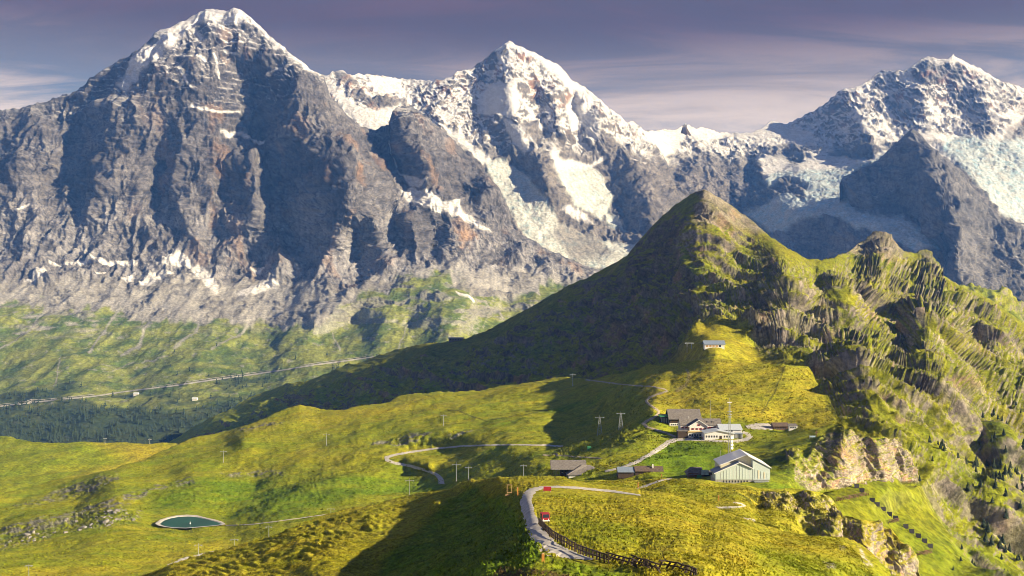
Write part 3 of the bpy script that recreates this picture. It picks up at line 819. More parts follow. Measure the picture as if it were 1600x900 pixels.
# ---- pyramid hill and the long cliffed flank
sky_t = [(250, 700), (302, 668), (330, 652), (359, 639), (397, 617), (453, 598), (481, 594), (519, 581), (544, 567), (554, 569), (600, 553), (617, 546), (656, 537), (701, 533), (726, 530), (757, 518), (796, 497), (831, 479), (880, 451), (918, 434), (950, 416), (978, 399), (999, 373), (1022, 348),
         (1056, 318), (1083, 302), (1099, 295), (1107, 297), (1116, 302), (1143, 318), (1161, 334), (1184, 351), (1203, 368), (1233, 387), (1263, 402), (1285, 405), (1312, 397), (1323, 396), (1345, 378), (1360, 365), (1375, 360), (1385, 362), (1394, 368), (1405, 381), (1415, 391), (1432, 394), (1447, 389), (1456, 396), (1466, 410), (1472, 427), (1499, 445), (1533, 461), (1601, 509), (1660, 545), (2000, 760)]
base_t = [(250, 700, 3000), (330, 650, 3000), (453, 598, 2900), (544, 567, 2800), (656, 537, 2600), (757, 518, 2500), (831, 479, 2450), (918, 434, 2350), (999, 373, 2250), (1099, 295, 2100), (1184, 351, 2000), (1233, 387, 1900), (1263, 402, 1860), (1312, 397, 2000), (1345, 378, 2520), (1375, 360, 2720), (1394, 368, 2680), (1432, 394, 2580), (1472, 427, 2350), (1533, 461, 2200), (1601, 509, 2000), (2000, 760, 1500),
          (900, 500, 2200), (1000, 450, 2010), (1040, 400, 1990), (800, 560, 2100), (900, 560, 1920), (1000, 540, 1640), (700, 600, 2050), (560, 620, 2250), (400, 680, 2350), (860, 620, 1650), (1000, 600, 1300), (450, 640, 2650), (600, 680, 1850), (250, 740, 2600),
          [(1099, 297, 2085), (1088, 321, 2020), (1075, 340, 1950), (1063, 390, 1800), (1076, 420, 1700), (1088, 449, 1600), (1084, 483, 1480), (1092, 501, 1370), (1075, 520, 1290), (1100, 540, 1140), (1120, 552, 1090)],
          (1150, 400, 1810), (1200, 450, 1480), (1150, 460, 1530), (1150, 500, 1340), (1180, 540, 1190), (1250, 520, 1250), (1250, 450, 1500), (1350, 450, 1680), (1350, 520, 1350), (1450, 500, 1560), (1550, 550, 1490), (1300, 580, 1000), (1400, 567, 1150), (1450, 600, 1100), (1600, 620, 1250), (1250, 600, 990), (1290, 615, 948), (1313, 660, 838),
          (1350, 640, 900), (1350, 690, 800), (1450, 700, 835), (1600, 720, 960), (1260, 785, 640), (1300, 770, 651), (1340, 764, 663), (1383, 761, 680), (1436, 754, 712), (1320, 800, 622), (1400, 800, 676), (1455, 860, 634), (1500, 800, 728), (1600, 800, 820), (1600, 860, 725), (1400, 900, 572), (1600, 930, 645), (1250, 700, 850), (1200, 640, 960), (1250, 850, 560), (1130, 620, 1000), (1100, 640, 950), (2000, 950, 700)]
off_t = [[(1395, 480, 50), (1420, 515, 80), (1418, 550, 60)], [(1452, 470, -80), (1445, 500, -100), (1432, 545, -70)], [(1520, 530, 60), (1550, 560, 60), (1590, 600, 60)], [(1530, 510, -60), (1560, 530, -60)],
         [(1375, 362, -30), (1376, 385, -110), (1372, 400, -130)], [(1345, 385, 60), (1355, 398, 60)], [(1447, 390, -60), (1450, 410, -110)], [(1430, 398, 40), (1434, 412, 40)],
         [(1160, 340, 20), (1180, 400, 30), (1200, 430, 30)], [(1118, 330, -30), (1130, 370, -40), (1120, 430, -40)], [(1210, 380, -30), (1225, 430, -70), (1240, 480, -60)], [(1270, 420, 40), (1285, 470, 50)], [(1300, 440, -60), (1320, 490, -60)],
         [(1290, 540, 50), (1310, 600, 40)], [(1340, 560, -60), (1360, 620, -50)], [(1480, 560, -70), (1500, 620, -60)], [(1560, 680, -40), (1580, 740, -40)], [(1520, 690, 40), (1540, 740, 30)],
         [(950, 470, 40), (930, 520, 40)], [(985, 470, -40), (965, 530, -40)], [(700, 560, -40), (640, 585, -40)],
         # pillar of rock low on the right
         [(1560, 752, -30), (1575, 780, -30), (1565, 830, -20)]]
T = Layer("hill", np.concatenate([cols(250, 1620, XS), np.arange(1630, 2000, 10)]), sky_t,
          [(250, 760), (420, 720), (600, 690), (860, 650), (1100, 660), (1180, 690), (1240, 830), (1290, 900), (1400, 940), (1660, 960), (2000, 1000)], 1.9, base_t, off_t, back=(25, 0.8, 6), top_jag=2.2, jag_len=14, jag_seed=12)
x, y, p = T.x, T.y, T.p
wx, wy = warp(x, y, 5.0, 24, 4)
right = sstep(-6, 10, x - np.interp(y, [295, 340, 390, 420, 449, 483, 501, 520, 545, 700], [1099, 1075, 1063, 1076, 1088, 1084, 1092, 1080, 1060, 1050]))
ua = p[:, 0] * 0.57 + p[:, 1] * 0.82
va = p[:, 0] * 0.82 - p[:, 1] * 0.57
topf = sstep(0, 18, y - np.repeat(T.top[None], T.nr, 0).ravel())
near = sstep(1500, 700, p[:, 1])
w1 = 30 * fbm(p / 190, 3) + 10 * fbm(p / 36, 3)
def spurs(L, octv, seed, el=0.16):
    return ridged(np.stack([(ua + w1) / L + seed, va * el / L, p[:, 2] * el * 1.3 / L], -1), octv, gain=0.5) - 0.4
fine_rib = spurs(26, 3, 9, 0.22)
ribs = 44 * spurs(170, 2, 0) + 28 * spurs(58, 3, 5) + 13 * fine_rib + 3.5 * (ridged(p / np.array([10, 10, 16]), 3) - 0.4)
# cliff bands: resistant beds outcrop at certain levels
bed = p[:, 2] + 0.10 * p[:, 0] + 26 * fbm(p / 150, 4)
tb = bed / 48
sawb = tb - np.floor(tb)
bamp = np.clip(0.45 + 1.3 * perlin(np.stack([ua / 170, np.floor(tb) * 5.3, va / 300], -1)), 0, 1.4)
band_d = bamp * (sawb - sstep(0.62, 1.0, sawb))
golden_knob = poly_mask(x, y, [(1040, 560), (1100, 505), (1150, 510), (1200, 560), (1260, 580), (1200, 640), (1100, 650), (1000, 640), (900, 640), (990, 585)], 14)
dr = (ribs + 10 * band_d + 3.0 * fbm(p / 14, 4)) * lerp(1.0, 0.62, near)
dl = 30 * (ridged(np.stack([(p[:, 0] + p[:, 1] * 0.5) / 90, p[:, 1] / 300, p[:, 2] / 240], -1), 4) - .4) + 5 * fbm(p / 18, 4)
crag_l = masks(wx, wy, [[(940, 440), (1040, 420), (1090, 450), (1085, 500), (1000, 510), (900, 500)], [(430, 600), (520, 575), (560, 580), (520, 605), (440, 625)]], soft=14)
dl = dl + crag_l * 16 * (ridged(np.stack([p[:, 0] / 40, p[:, 1] / 60, p[:, 2] / 90], -1), 4) - .4)
cone = poly_mask(x, y, [(1040, 280), (1120, 280), (1200, 350), (1280, 400), (1230, 450), (1150, 470), (1060, 460)], 30)
topf = topf * sstep(0, 40, y - np.repeat(T.top[None], T.nr, 0).ravel())
d = lerp(dl, dr, right) * lerp(1.0, 0.72, cone) * lerp(0.18, 1, topf) * (1 - 0.88 * golden_knob) + golden_knob * 2.0 * fbm(p / 25, 4)
# smooth grassy apron near the avalanche fences
apron = poly_mask(x, y, [(1220, 830), (1235, 735), (1335, 735), (1400, 742), (1455, 742), (1475, 790), (1500, 840), (1530, 900), (1440, 940), (1330, 850)], 22)
d *= 1 - 0.82 * apron
T.displace(d)
N = T.normals().reshape(-1, 3); p = T.p
rk = rock_colour(p, (0.12, 0.105, 0.092), (0.33, 0.29, 0.245), 60, (0.1, 0), 12, 0.5)
rk *= lerp(0.55, 1.0, right)[:, None]  # rock darkened left of the arete, the face's shade put into its colour
rk = mixc(rk, (0.40, 0.24, 0.14), 0.35 * sstep(0.2, 0.6, fbm(p / 50 + 8, 3)))
gold = 0.45 + 0.35 * sstep(200, -260, -p[:, 2] * -1) + 0.0 * x
gold = np.where(right > 0.5, 0.40, 0.30) + 0.30 * golden_knob - 0.12 * sstep(650, 850, y)
tf = turf(p, gold, 70, 9, 1.0)
tf = mixc(tf, (0.105, 0.095, 0.026), 0.45 * (1 - right) * sstep(640, 540, y))  # turf darkened too on that shaded left face
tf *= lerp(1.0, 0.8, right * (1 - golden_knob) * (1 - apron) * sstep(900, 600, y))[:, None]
tf *= (1 + 0.35 * fbm(p / 13 + 2, 4))[:, None]
tf *= lerp(1.0, 0.95, right)[:, None] * (1 - 0.16 * apron)[:, None]
steep = sstep(0.71, 0.53, N[:, 2] + 0.22 * fbm(p / np.array([26, 26, 12]), 4) + 0.05 * (1 - right))
peakrock = masks(wx, wy, [[(1080, 296), (1100, 288), (1125, 300), (1165, 332), (1200, 362), (1180, 362), (1150, 348), (1118, 330), (1098, 316)], [(1085, 325), (1100, 318), (1135, 335), (1140, 350), (1105, 362), (1085, 355)], [(1330, 392), (1360, 360), (1375, 352), (1397, 366), (1416, 388), (1412, 400), (1380, 410), (1350, 400)], [(1440, 392), (1455, 396), (1466, 415), (1450, 412)]], soft=5)
lithic = np.clip(np.maximum(steep, peakrock * 0.9) * (1 - 0.8 * golden_knob) * (1 - 0.9 * apron), 0, 1)
lithic *= lerp(0.75, 1.0, sstep(-0.3, 0.2, fbm(p / 14 + 5, 3)))
brown = sstep(430, 340, y + 12 * fbm(p / 30, 3)) * right
tf = mixc(tf, (0.17, 0.125, 0.045), 0.55 * brown * sstep(-0.3, 0.3, fbm(p / 25 + 6, 4)))
c = tf + (rk - tf) * lithic[:, None]
shrub = sstep(0.15, 0.5, fbm(p / 30 + 12, 4)) * sstep(1380, 1600, x) * sstep(600, 720, y)
c = mixc(c, (0.035, 0.055, 0.014), 0.6 * shrub)
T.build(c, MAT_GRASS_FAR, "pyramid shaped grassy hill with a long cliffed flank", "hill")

# ---- far green spur at the right edge
U = Layer("hill", np.concatenate([cols(1470, 1620, 2.2), np.arange(1630, 2000, 12)]), [(1470, 455), (1503, 448), (1520, 445), (1537, 447), (1555, 450), (1574, 451), (1600, 473), (1660, 520), (2000, 700)], [(1470, 480), (1660, 600), (2000, 800)], 2.2,
          [(1470, 455, 3700), (1537, 447, 3700), (1600, 473, 3650), (2000, 700, 3300), (1537, 500, 3400), (1600, 560, 3200), (1470, 500, 3400), (2000, 800, 3000)], back=(30, 0.8, 4), top_jag=4, jag_len=10, jag_seed=3)
p = U.p
U.displace(30 * (ridged(p / np.array([80, 80, 160]), 4) - 0.4))
N = U.normals().reshape(-1, 3); p = U.p
c = turf(p, np.full(len(p), 0.35), 80, 12, 4)
rk = rock_colour(p, (0.17, 0.15, 0.12), (0.33, 0.29, 0.24), 90, (0, 0), 12)
c = c + (rk - c) * sstep(0.6, 0.4, N[:, 2])[:, None]
U.build(c, MAT_GRASS_FAR, "distant green spur with small crags", "hill")

# ---- meadow hump at the far left
A = Layer("meadow", np.concatenate([np.arange(-420, -20, 8), cols(-20, 300, 1.5)]), [(-420, 700), (0, 683), (20, 685), (45, 690), (100, 691), (151, 691), (181, 688), (205, 689), (227, 692), (272, 691), (300, 696)], [(-420, 840), (300, 820)], 1.5,
          [(-420, 690, 1900), (0, 683, 1800), (150, 691, 1720), (272, 691, 1700), (300, 696, 1690), (0, 740, 1520), (150, 735, 1520), (240, 720, 1600), (0, 790, 1360), (200, 790, 1380), (300, 820, 1330), (-420, 840, 1300)], back=(20, 0.6, 5))
p = A.p
A.displace(7 * fbm(p / 110, 4) + 0.8 * fbm(p / 14, 3), 0.8)
p = A.p
g = 0.30 + 0.5 * poly_mask(A.x, A.y, [(150, 690), (280, 688), (290, 700), (240, 735), (200, 745), (60, 775), (130, 740), (200, 720)], 16)
A.build(turf(p, g, 60, 8, 2), MAT_GRASS_FAR, "smooth green meadow hump before the dark forest", "meadow")
# ---- rolling meadows, saddle and the cliff below it
sky_k = [(-420, 850), (-100, 795), (0, 775), (30, 768), (60, 760), (110, 748), (150, 741), (181, 735), (227, 718), (250, 707), (272, 695), (300, 683), (340, 673), (380, 661), (416, 651), (445, 640), (468, 635), (485, 636), (502, 639), (533, 642), (550, 636), (567, 632), (600, 628), (627, 617), (660, 616), (702, 613), (740, 609), (780, 601), (816, 598), (865, 592), (921, 590), (960, 582), (1000, 577), (1030, 571), (1056, 565), (1085, 559), (1113, 556), (1160, 565), (1200, 570), (1225, 573), (1263, 573), (1276, 598), (1290, 615), (1305, 640), (1313, 660), (1318, 671), (1329, 668), (1340, 683), (1367, 684), (1401, 687), (1409, 700), (1418, 704), (1425, 711), (1432, 730), (1437, 752), (1450, 790)]
base_k = [(-420, 850, 1050), (0, 775, 1150), (181, 735, 1200), (272, 695, 1350), (340, 673, 1450), (468, 635, 1520), (533, 642, 1450), (600, 628, 1500), (702, 613, 1500), (816, 598, 1450), (921, 590, 1350), (1000, 577, 1250), (1056, 565, 1150), (1113, 556, 1080), (1225, 573, 1000), (1263, 573, 1010), (1290, 615, 930), (1313, 660, 800),
          (0, 830, 950), (120, 800, 1000), (180, 760, 1060), (400, 760, 1060), (300, 745, 1090), (500, 700, 1180), (600, 720, 1060), (690, 745, 960), (600, 800, 850), (520, 800, 860), (420, 830, 790), (650, 780, 890), (800, 740, 850), (800, 700, 950), (700, 670, 1180), (560, 670, 1250), (380, 690, 1250), (420, 720, 1150), (800, 650, 1180), (620, 660, 1280),
          (150, 855, 760), (0, 900, 640), (300, 900, 630), (500, 860, 700), (600, 900, 600), (0, 960, 540), (600, 960, 540), (-420, 960, 560), (-420, 900, 700), (300, 860, 740), (700, 850, 650),
          (900, 610, 1250), (900, 640, 1120), (950, 625, 1080), (1010, 618, 1010), (1030, 600, 1050), (930, 662, 1020), (880, 690, 960), (1020, 645, 870), (960, 675, 900), (900, 712, 820), (1010, 690, 800), (900, 735, 740), (1000, 742, 690), (850, 760, 690),
          (1100, 682, 795), (1050, 672, 830), (1160, 690, 770), (1225, 669, 820), (1190, 668, 815), (1290, 678, 735), (1313, 672, 722), (1330, 669, 718), (1370, 685, 720), (1405, 690, 735), (1160, 757, 610), (1200, 757, 605), (1120, 752, 625), (1080, 748, 640), (1020, 748, 660), (1200, 700, 730), (1100, 720, 705), (1040, 710, 745), (1130, 600, 960), (1100, 640, 880), (1200, 640, 870), (1250, 610, 930), (1270, 640, 860),
          # cliff below the saddle
          (1235, 715, 655), (1240, 755, 622), (1280, 685, 712), (1290, 720, 672), (1300, 760, 650), (1330, 690, 706), (1325, 750, 664), (1360, 700, 706), (1351, 763, 670), (1383, 761, 692), (1400, 710, 722), (1407, 753, 708), (1436, 752, 732), (1220, 780, 585), (1300, 795, 660), (1351, 795, 684), (1440, 800, 740),
          # pond shelf, level
          (242, 818, 893), (352, 819, 890), (290, 802, 931), (330, 806, 921), (290, 828, 871), (250, 806, 921)]
off_k = [[(872, 712, -10), (910, 697, -24), (950, 683, -28), (990, 668, -20), (1015, 655, -8)], [(880, 690, 35), (930, 672, 35), (975, 655, 20)],
         [(1040, 590, -14), (1015, 600, -16), (1000, 612, -8)], [(1050, 605, 14), (1042, 615, 10)], [(640, 690, -25), (700, 680, -30), (760, 668, -20)], [(640, 700, 10), (720, 692, 8)], [(610, 712, 0), (640, 735, 20), (680, 740, 15)], [(640, 720, -10), (670, 728, -20)],
         [(240, 735, 20), (260, 725, 20)], [(430, 665, -20), (440, 680, -20)],
         # fluted cliff
         [(1283, 690, 6.0), (1290, 730, 6.0)], [(1303, 700, -6.0), (1305, 745, -5.0)], [(1338, 690, 11.0), (1352, 730, 11.0), (1368, 752, 8.0)], [(1322, 690, -6.0), (1325, 735, -6.0)], [(1375, 700, -6.0), (1385, 740, -7.0)], [(1398, 700, 5.0), (1404, 735, 7.0)], [(1412, 712, -4.0), (1425, 740, -5.0)], [(1262, 720, 5.0), (1268, 755, 4.0)]]
K = Layer("meadow", np.concatenate([np.arange(-420, -20, 8), cols(-20, 1438, XS)]), sky_k, [(-420, 960), (560, 960), (700, 870), (800, 800), (900, 780), (1100, 775), (1200, 790), (1240, 780), (1262, 772), (1300, 768), (1351, 769), (1383, 767), (1437, 760), (1450, 795)], XS, base_k, off_k, back=(14, 0.7, 6), top_jag=1.0, jag_len=14, jag_seed=21)
x, y, p = K.x, K.y, K.p
wx, wy = warp(x, y, 4.0, 20, 11)
cliff = masks(wx, wy, [[(1240, 716), (1262, 712), (1280, 684), (1313, 674), (1329, 671), (1341, 684), (1401, 688), (1409, 700), (1425, 712), (1437, 752), (1407, 754), (1383, 762), (1351, 764), (1324, 760), (1297, 764), (1260, 766), (1240, 750)],
                       [(1228, 703), (1246, 701), (1247, 714), (1230, 716)]], soft=3)
slab = masks(wx, wy, [[(0, 830), (60, 815), (110, 800), (185, 778), (240, 760), (300, 747), (305, 756), (250, 768), (190, 790), (120, 815), (40, 835), (0, 843)], [(345, 740), (400, 734), (445, 732), (440, 740), (370, 745)],
                      [(575, 690), (625, 682), (672, 678), (670, 686), (630, 694), (580, 697)], [(700, 680), (740, 668), (735, 675), (705, 688)], [(20, 790), (90, 765), (130, 755), (180, 740), (190, 748), (150, 768), (90, 780), (30, 795)], [(360, 672), (410, 660), (442, 660), (440, 666), (400, 672)]], soft=2.5)
boulderfield = poly_mask(wx, wy, [(0, 845), (60, 825), (120, 805), (190, 795), (225, 798), (215, 815), (150, 825), (90, 835), (40, 850), (0, 862)], 5)
flat = np.maximum.reduce([poly_mask(x, y, [(1030, 650), (1120, 655), (1260, 660), (1275, 684), (1200, 692), (1020, 692), (1010, 672)], 12), poly_mask(x, y, [(215, 800), (300, 795), (380, 812), (370, 832), (230, 830)], 8), poly_mask(x, y, [(1060, 735), (1230, 740), (1225, 765), (1060, 765)], 8)])
mead = 5.0 * fbm(p / np.array([90, 90, 90]), 3) + 0.7 * fbm(p / 24 + 3, 3) + 0.9 * fbm(p / 9, 4)
# cattle steps and humps on the steeper banks
bank = poly_mask(wx, wy, [(240, 780), (300, 755), (450, 740), (600, 715), (640, 740), (700, 755), (640, 770), (560, 780), (420, 800), (380, 805), (300, 795)], 14)
mead = mead + (bank * 0.9 + 0.15) * (ridged(p / np.array([7, 7, 5]), 3) - 0.4)
tz = p[:, 2] / 2.3 + 0.9 * fbm(p / 22, 3); tsaw = tz - np.floor(tz)
mead = mead + 0.55 * (tsaw - sstep(0.55, 1.0, tsaw)) * np.clip(0.3 + fbm(p / 45 + 3, 3), 0, 1)
spur = poly_mask(wx, wy, [(850, 715), (900, 690), (1000, 660), (1030, 665), (1010, 690), (940, 700), (880, 715)], 8)
mead = mead + spur * 2.2 * (ridged(p / np.array([9, 9, 5]), 3) - 0.4)
d = mead * (1 - 0.9 * flat) * (1 - cliff)
zz = p[:, 2]
ql = np.stack([(p[:, 0] + p[:, 1] * 0.4) / 9, p[:, 1] * 0.3 / 9, zz / 60], -1)
cl = 4.5 * (ridged(ql, 5) - 0.4) + 1.6 * fbm(np.stack([p[:, 0] / 5, p[:, 1] / 5, zz / 3], -1), 4)
t = zz / 6.5 + 0.7 * fbm(p / 30, 2); saw = t - np.floor(t)
cl = cl + 1.5 * (saw - sstep(0.7, 1.0, saw))
d += cliff * cl
d += slab * (2.2 * (ridged(np.stack([p[:, 0] / 8, p[:, 1] / 8, zz / 3], -1), 4) - 0.3))
d += boulderfield * 2.4 * (ridged(p / 5.0, 3) - 0.45)
K.displace(d, 0.25)
N = K.normals().reshape(-1, 3); p = K.p
gold = 0.37 + 0.0 * x
def gz(poly, amt, soft=14):
    global gold
    gold = gold + amt * poly_mask(wx, wy, poly, soft)
gz([(1000, 575), (1113, 556), (1263, 573), (1310, 650), (1260, 668), (1150, 655), (1030, 645), (1000, 620)], 0.34)
gz([(1060, 690), (1130, 695), (1140, 735), (1060, 745), (990, 735), (1020, 710)], -0.42, 10)
gz([(280, 690), (468, 632), (600, 625), (820, 595), (1000, 575), (960, 600), (700, 640), (560, 660), (420, 680)], 0.22, 16)
gz([(230, 790), (300, 755), (500, 745), (640, 735), (700, 760), (560, 785), (380, 815), (330, 800)], -0.30, 16)
gz([(0, 860), (200, 830), (420, 820), (600, 790), (560, 820), (300, 860), (0, 900)], 0.05, 16)
gz([(0, 890), (300, 855), (500, 830), (560, 850), (300, 940), (0, 960)], 0.18, 16)
gz([(480, 700), (600, 690), (700, 700), (640, 715), (480, 735), (350, 735)], 0.12)
stripe = fbm(np.stack([p[:, 0] / 90, p[:, 1] / 14, p[:, 2] / 9], -1), 4)
c = turf(p, gold + 0.25 * stripe, 55, 6, 3.0)
bare = sstep(0.80, 0.62, N[:, 2]) * 0.5
c = mixc(c, DKGREEN, bare * (1 - cliff) * (1 - slab) * 0.8)
shr = poly_mask(wx, wy, [(1150, 690), (1230, 690), (1280, 680), (1240, 712), (1235, 755), (1205, 740), (1190, 720), (1125, 715)], 8) * sstep(-0.15, 0.2, fbm(p / 9, 4))
c = mixc(c, (0.055, 0.075, 0.014), 0.8 * shr)
rk = rock_colour(p, (0.20, 0.17, 0.14), (0.50, 0.425, 0.35), 22, (0, 0), 4.0, 0.5)
rk = mixc(rk, (0.46, 0.25, 0.14), 0.5 * sstep(0.1, 0.5, fbm(np.stack([p[:, 0] / 9, p[:, 1] / 9, p[:, 2] / 16], -1) + 8, 3)))
rk = mixc(rk, (0.20, 0.19, 0.17), 0.5 * sstep(0.15, 0.5, fbm(np.stack([p[:, 0] / 6, p[:, 1] / 6, p[:, 2] / 20], -1) + 2, 3)))
cliff_rock = cliff * (1 - 0.9 * sstep(0.5, 0.72, N[:, 2] + 0.1 * fbm(p / 5, 3)))  # share of bare rock on the cliff, turf on its ledges
c = c + (rk - c) * cliff_rock[:, None]
rk2 = rock_colour(p, (0.15, 0.14, 0.125), (0.36, 0.335, 0.30), 25, (0, 0), 4.0, 0.5)
sl = np.clip(np.maximum(0.85 * slab * sstep(-0.15, 0.25, fbm(p / 12, 4)), 0.75 * boulderfield * sstep(0.05, 0.4, fbm(p / 6, 4))), 0, 1)
c = c + (rk2 - c) * sl[:, None]
dark_lines = masks(wx * .3 + x * .7, wy * .3 + y * .7, (), [(1.0, (1225, 575), (1212, 610), (1190, 645)), (0.8, (700, 640), (760, 655), (860, 640))])  # thin dark lines in the turf, the first down a gully
c = mixc(c, (0.06, 0.065, 0.02), dark_lines * 0.7)
dirt_tr = masks(x, y, (), [(2.2, (1072, 575), (1078, 590), (1072, 603), (1058, 612))])
c = mixc(c, (0.34, 0.26, 0.16), dirt_tr * 0.5)
K.build(c, MAT_GRASS, "rolling golden meadows and grassy saddle ending in a rock cliff", "meadow")

# ---- terrace with two rock bands right of the knoll
sky_r = [(860, 760), (900, 750), (1000, 749), (1045, 748), (1085, 749), (1125, 753), (1160, 758), (1189, 762), (1233, 764), (1268, 767), (1285, 770), (1295, 774), (1304, 785), (1312, 797), (1316, 806), (1345, 811), (1372, 815), (1393, 825), (1402, 838), (1407, 847), (1423, 855), (1430, 866), (1434, 878), (1436, 905), (1440, 960)]
base_r = [(860, 760, 560), (900, 750, 555), (1000, 749, 540), (1045, 748, 525), (1125, 753, 510), (1189, 762, 494), (1268, 767, 492), (1295, 774, 494), (1313, 800, 484), (1185, 792, 458), (1244, 800, 460), (1300, 806, 470), (1210, 770, 482), (1280, 790, 474),
          (1244, 805, 428), (1308, 810, 430), (1345, 812, 432), (1393, 826, 430), (1423, 856, 426), (1433, 880, 422), (1295, 841, 398), (1345, 849, 402), (1391, 890, 404), (1430, 905, 416), (1100, 775, 450), (1150, 790, 425), (1045, 768, 465), (1166, 811, 395), (1212, 826, 385), (1000, 768, 490), (1150, 840, 370), (1300, 890, 380), (1400, 960, 365), (900, 800, 450), (1250, 820, 420), (1440, 960, 372)]
off_r = [[(1255, 812, 12), (1275, 835, 12)], [(1300, 815, -6), (1300, 840, -6)], [(1316, 815, 8), (1325, 840, 10)], [(1345, 822, -8), (1355, 850, -8)], [(1378, 835, 8), (1385, 870, 8)], [(1405, 855, -6), (1412, 885, -6)], [(1200, 775, 8), (1205, 790, 8)]]
R = Layer("terrace", cols(860, 1440, 1.2), sky_r, [(860, 800), (1000, 800), (1100, 815), (1166, 840), (1264, 870), (1317, 900), (1363, 940), (1440, 970)], 1.2, base_r, off_r, back=(8, 0.9, 5), top_jag=0.8, jag_len=12, jag_seed=31)
x, y, p = R.x, R.y, R.p
wx, wy = warp(x, y, 3.5, 18, 13)
cliff = masks(wx, wy, [[(1186, 765), (1200, 772), (1245, 770), (1270, 770), (1296, 776), (1313, 800), (1316, 808), (1280, 806), (1240, 801), (1195, 792)],
                       [(1244, 806), (1262, 804), (1300, 812), (1345, 814), (1372, 818), (1393, 828), (1407, 849), (1423, 857), (1434, 878), (1445, 960), (1380, 960), (1345, 885), (1300, 850), (1262, 836)]], soft=3)
d = (1 - cliff) * (1.3 * fbm(p / 22, 4) + 0.3 * fbm(p / 4, 3))
zz = p[:, 2]
cl = 4.2 * (ridged(np.stack([(p[:, 0] + p[:, 1] * 0.3) / 7.5, p[:, 1] * 0.4 / 7.5, zz / 34], -1), 5) - 0.4) + 1.3 * fbm(np.stack([p[:, 0] / 4, p[:, 1] / 4, zz / 2.2], -1), 4)
t = zz / 4.5 + 0.7 * fbm(p / 20, 2); saw = t - np.floor(t)
d += cliff * (cl + 1.1 * (saw - sstep(0.7, 1.0, saw)))
R.displace(d, 0.2)
N = R.normals().reshape(-1, 3); p = R.p
c = turf(p, 0.62 + 0.15 * fbm(np.stack([p[:, 0] / 40, p[:, 1] / 8, p[:, 2] / 4], -1), 3), 30, 3.5, 6.0)
shr = poly_mask(wx, wy, [(1120, 760), (1190, 768), (1260, 772), (1290, 785), (1180, 795), (1160, 780)], 5) * sstep(-0.05, 0.3, fbm(p / 6, 4))
c = mixc(c, (0.07, 0.085, 0.015), 0.75 * shr)
rk = rock_colour(p, (0.20, 0.17, 0.14), (0.48, 0.41, 0.335), 15, (0, 0), 3.0, 0.5)
rk = mixc(rk, (0.46, 0.25, 0.14), 0.45 * sstep(0.1, 0.5, fbm(p / np.array([7, 7, 11]) + 8, 3)))
rk = mixc(rk, (0.17, 0.165, 0.15), 0.55 * sstep(0.1, 0.45, fbm(p / np.array([5, 5, 13]) + 2, 3)))
cliff_rock = cliff * (1 - 0.9 * sstep(0.5, 0.72, N[:, 2] + 0.15 * fbm(p / 4, 3)))  # bare rock share of the two bands
c = c + (rk - c) * cliff_rock[:, None]
R.build(c, MAT_GRASS, "grassy terrace broken by two bands of pale rock", "terrace")

# ---- golden knoll in the foreground
sky_g = [(150, 940), (200, 905), (250, 888), (300, 872), (350, 858), (400, 845), (460, 822), (517, 802), (550, 794), (589, 787), (650, 771), (702, 764), (722, 755), (735, 750), (780, 745), (830, 744), (880, 744), (888, 748), (940, 757), (990, 763), (1045, 772), (1080, 782), (1113, 794), (1166, 811), (1212, 826), (1264, 836), (1317, 841), (1335, 845), (1348, 851), (1363, 866), (1376, 880), (1389, 892), (1400, 925), (1420, 990)]
base_g = [(735, 750, 400), (780, 745, 380), (830, 744, 368), (880, 745, 355), (940, 757, 342), (1045, 772, 322), (1113, 794, 302), (1212, 826, 286), (1317, 841, 288), (1363, 866, 270), (1389, 892, 255), (1420, 990, 230),
          (855, 767, 300), (825, 765, 310), (828, 790, 255), (850, 812, 222), (868, 835, 190), (900, 855, 163), (960, 880, 136), (1020, 892, 126), (1100, 900, 122), (845, 868, 152), (830, 890, 128), (760, 890, 140), (1000, 850, 175), (1100, 850, 192), (1200, 870, 205), (1300, 880, 225), (1000, 800, 240), (950, 780, 285), (1100, 820, 245), (780, 780, 330), (790, 800, 290), (802, 825, 240),
          (698, 847, 300), (580, 880, 300), (455, 895, 300), (250, 930, 300), (684, 788, 370), (580, 812, 370), (455, 832, 368), (272, 884, 360), (672, 888, 240), (520, 925, 240), (300, 955, 240), (785, 815, 290), (770, 800, 325), (750, 782, 360), (742, 765, 390), (790, 868, 180), (745, 860, 232),
          (702, 764, 440), (650, 771, 455), (589, 787, 435), (517, 802, 420), (400, 845, 385), (300, 872, 380), (200, 905, 380), (150, 940, 370),
          (800, 960, 98), (900, 900, 122), (1100, 960, 104), (1350, 970, 195), (600, 985, 210), (300, 990, 330), (700, 985, 130)]
off_g = [[(735, 752, -4), (765, 775, -9), (788, 795, -10), (803, 822, -9), (820, 845, -7), (840, 868, -4)]]
Gd = Layer("knoll", np.concatenate([cols(150, 700, 1.5), cols(701.3, 1420, 1.35)]), sky_g, [(150, 995), (1420, 995)], 1.4, base_g, off_g, back=(6, 0.8, 6), top_jag=0.5, jag_len=9, jag_seed=41)
x, y, p = Gd.x, Gd.y, Gd.p
wx, wy = warp(x, y, 4.0, 24, 17)
pathf = masks(x, y, (), [(10, (990, 770), (880, 762), (838, 768), (823, 785), (830, 815), (850, 845), (880, 866), (960, 885))])
steps = poly_mask(wx, wy, [(180, 930), (300, 868), (450, 825), (560, 795), (640, 790), (600, 830), (520, 870), (420, 940), (180, 995)], 14)
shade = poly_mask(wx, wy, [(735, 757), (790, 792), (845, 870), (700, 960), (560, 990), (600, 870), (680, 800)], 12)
d = 0.9 * fbm(p / 26, 4) + 0.34 * fbm(p / 3.2, 4) + 0.20 * fbm(p / 0.9, 2)
d = d * (1 - 0.92 * pathf)
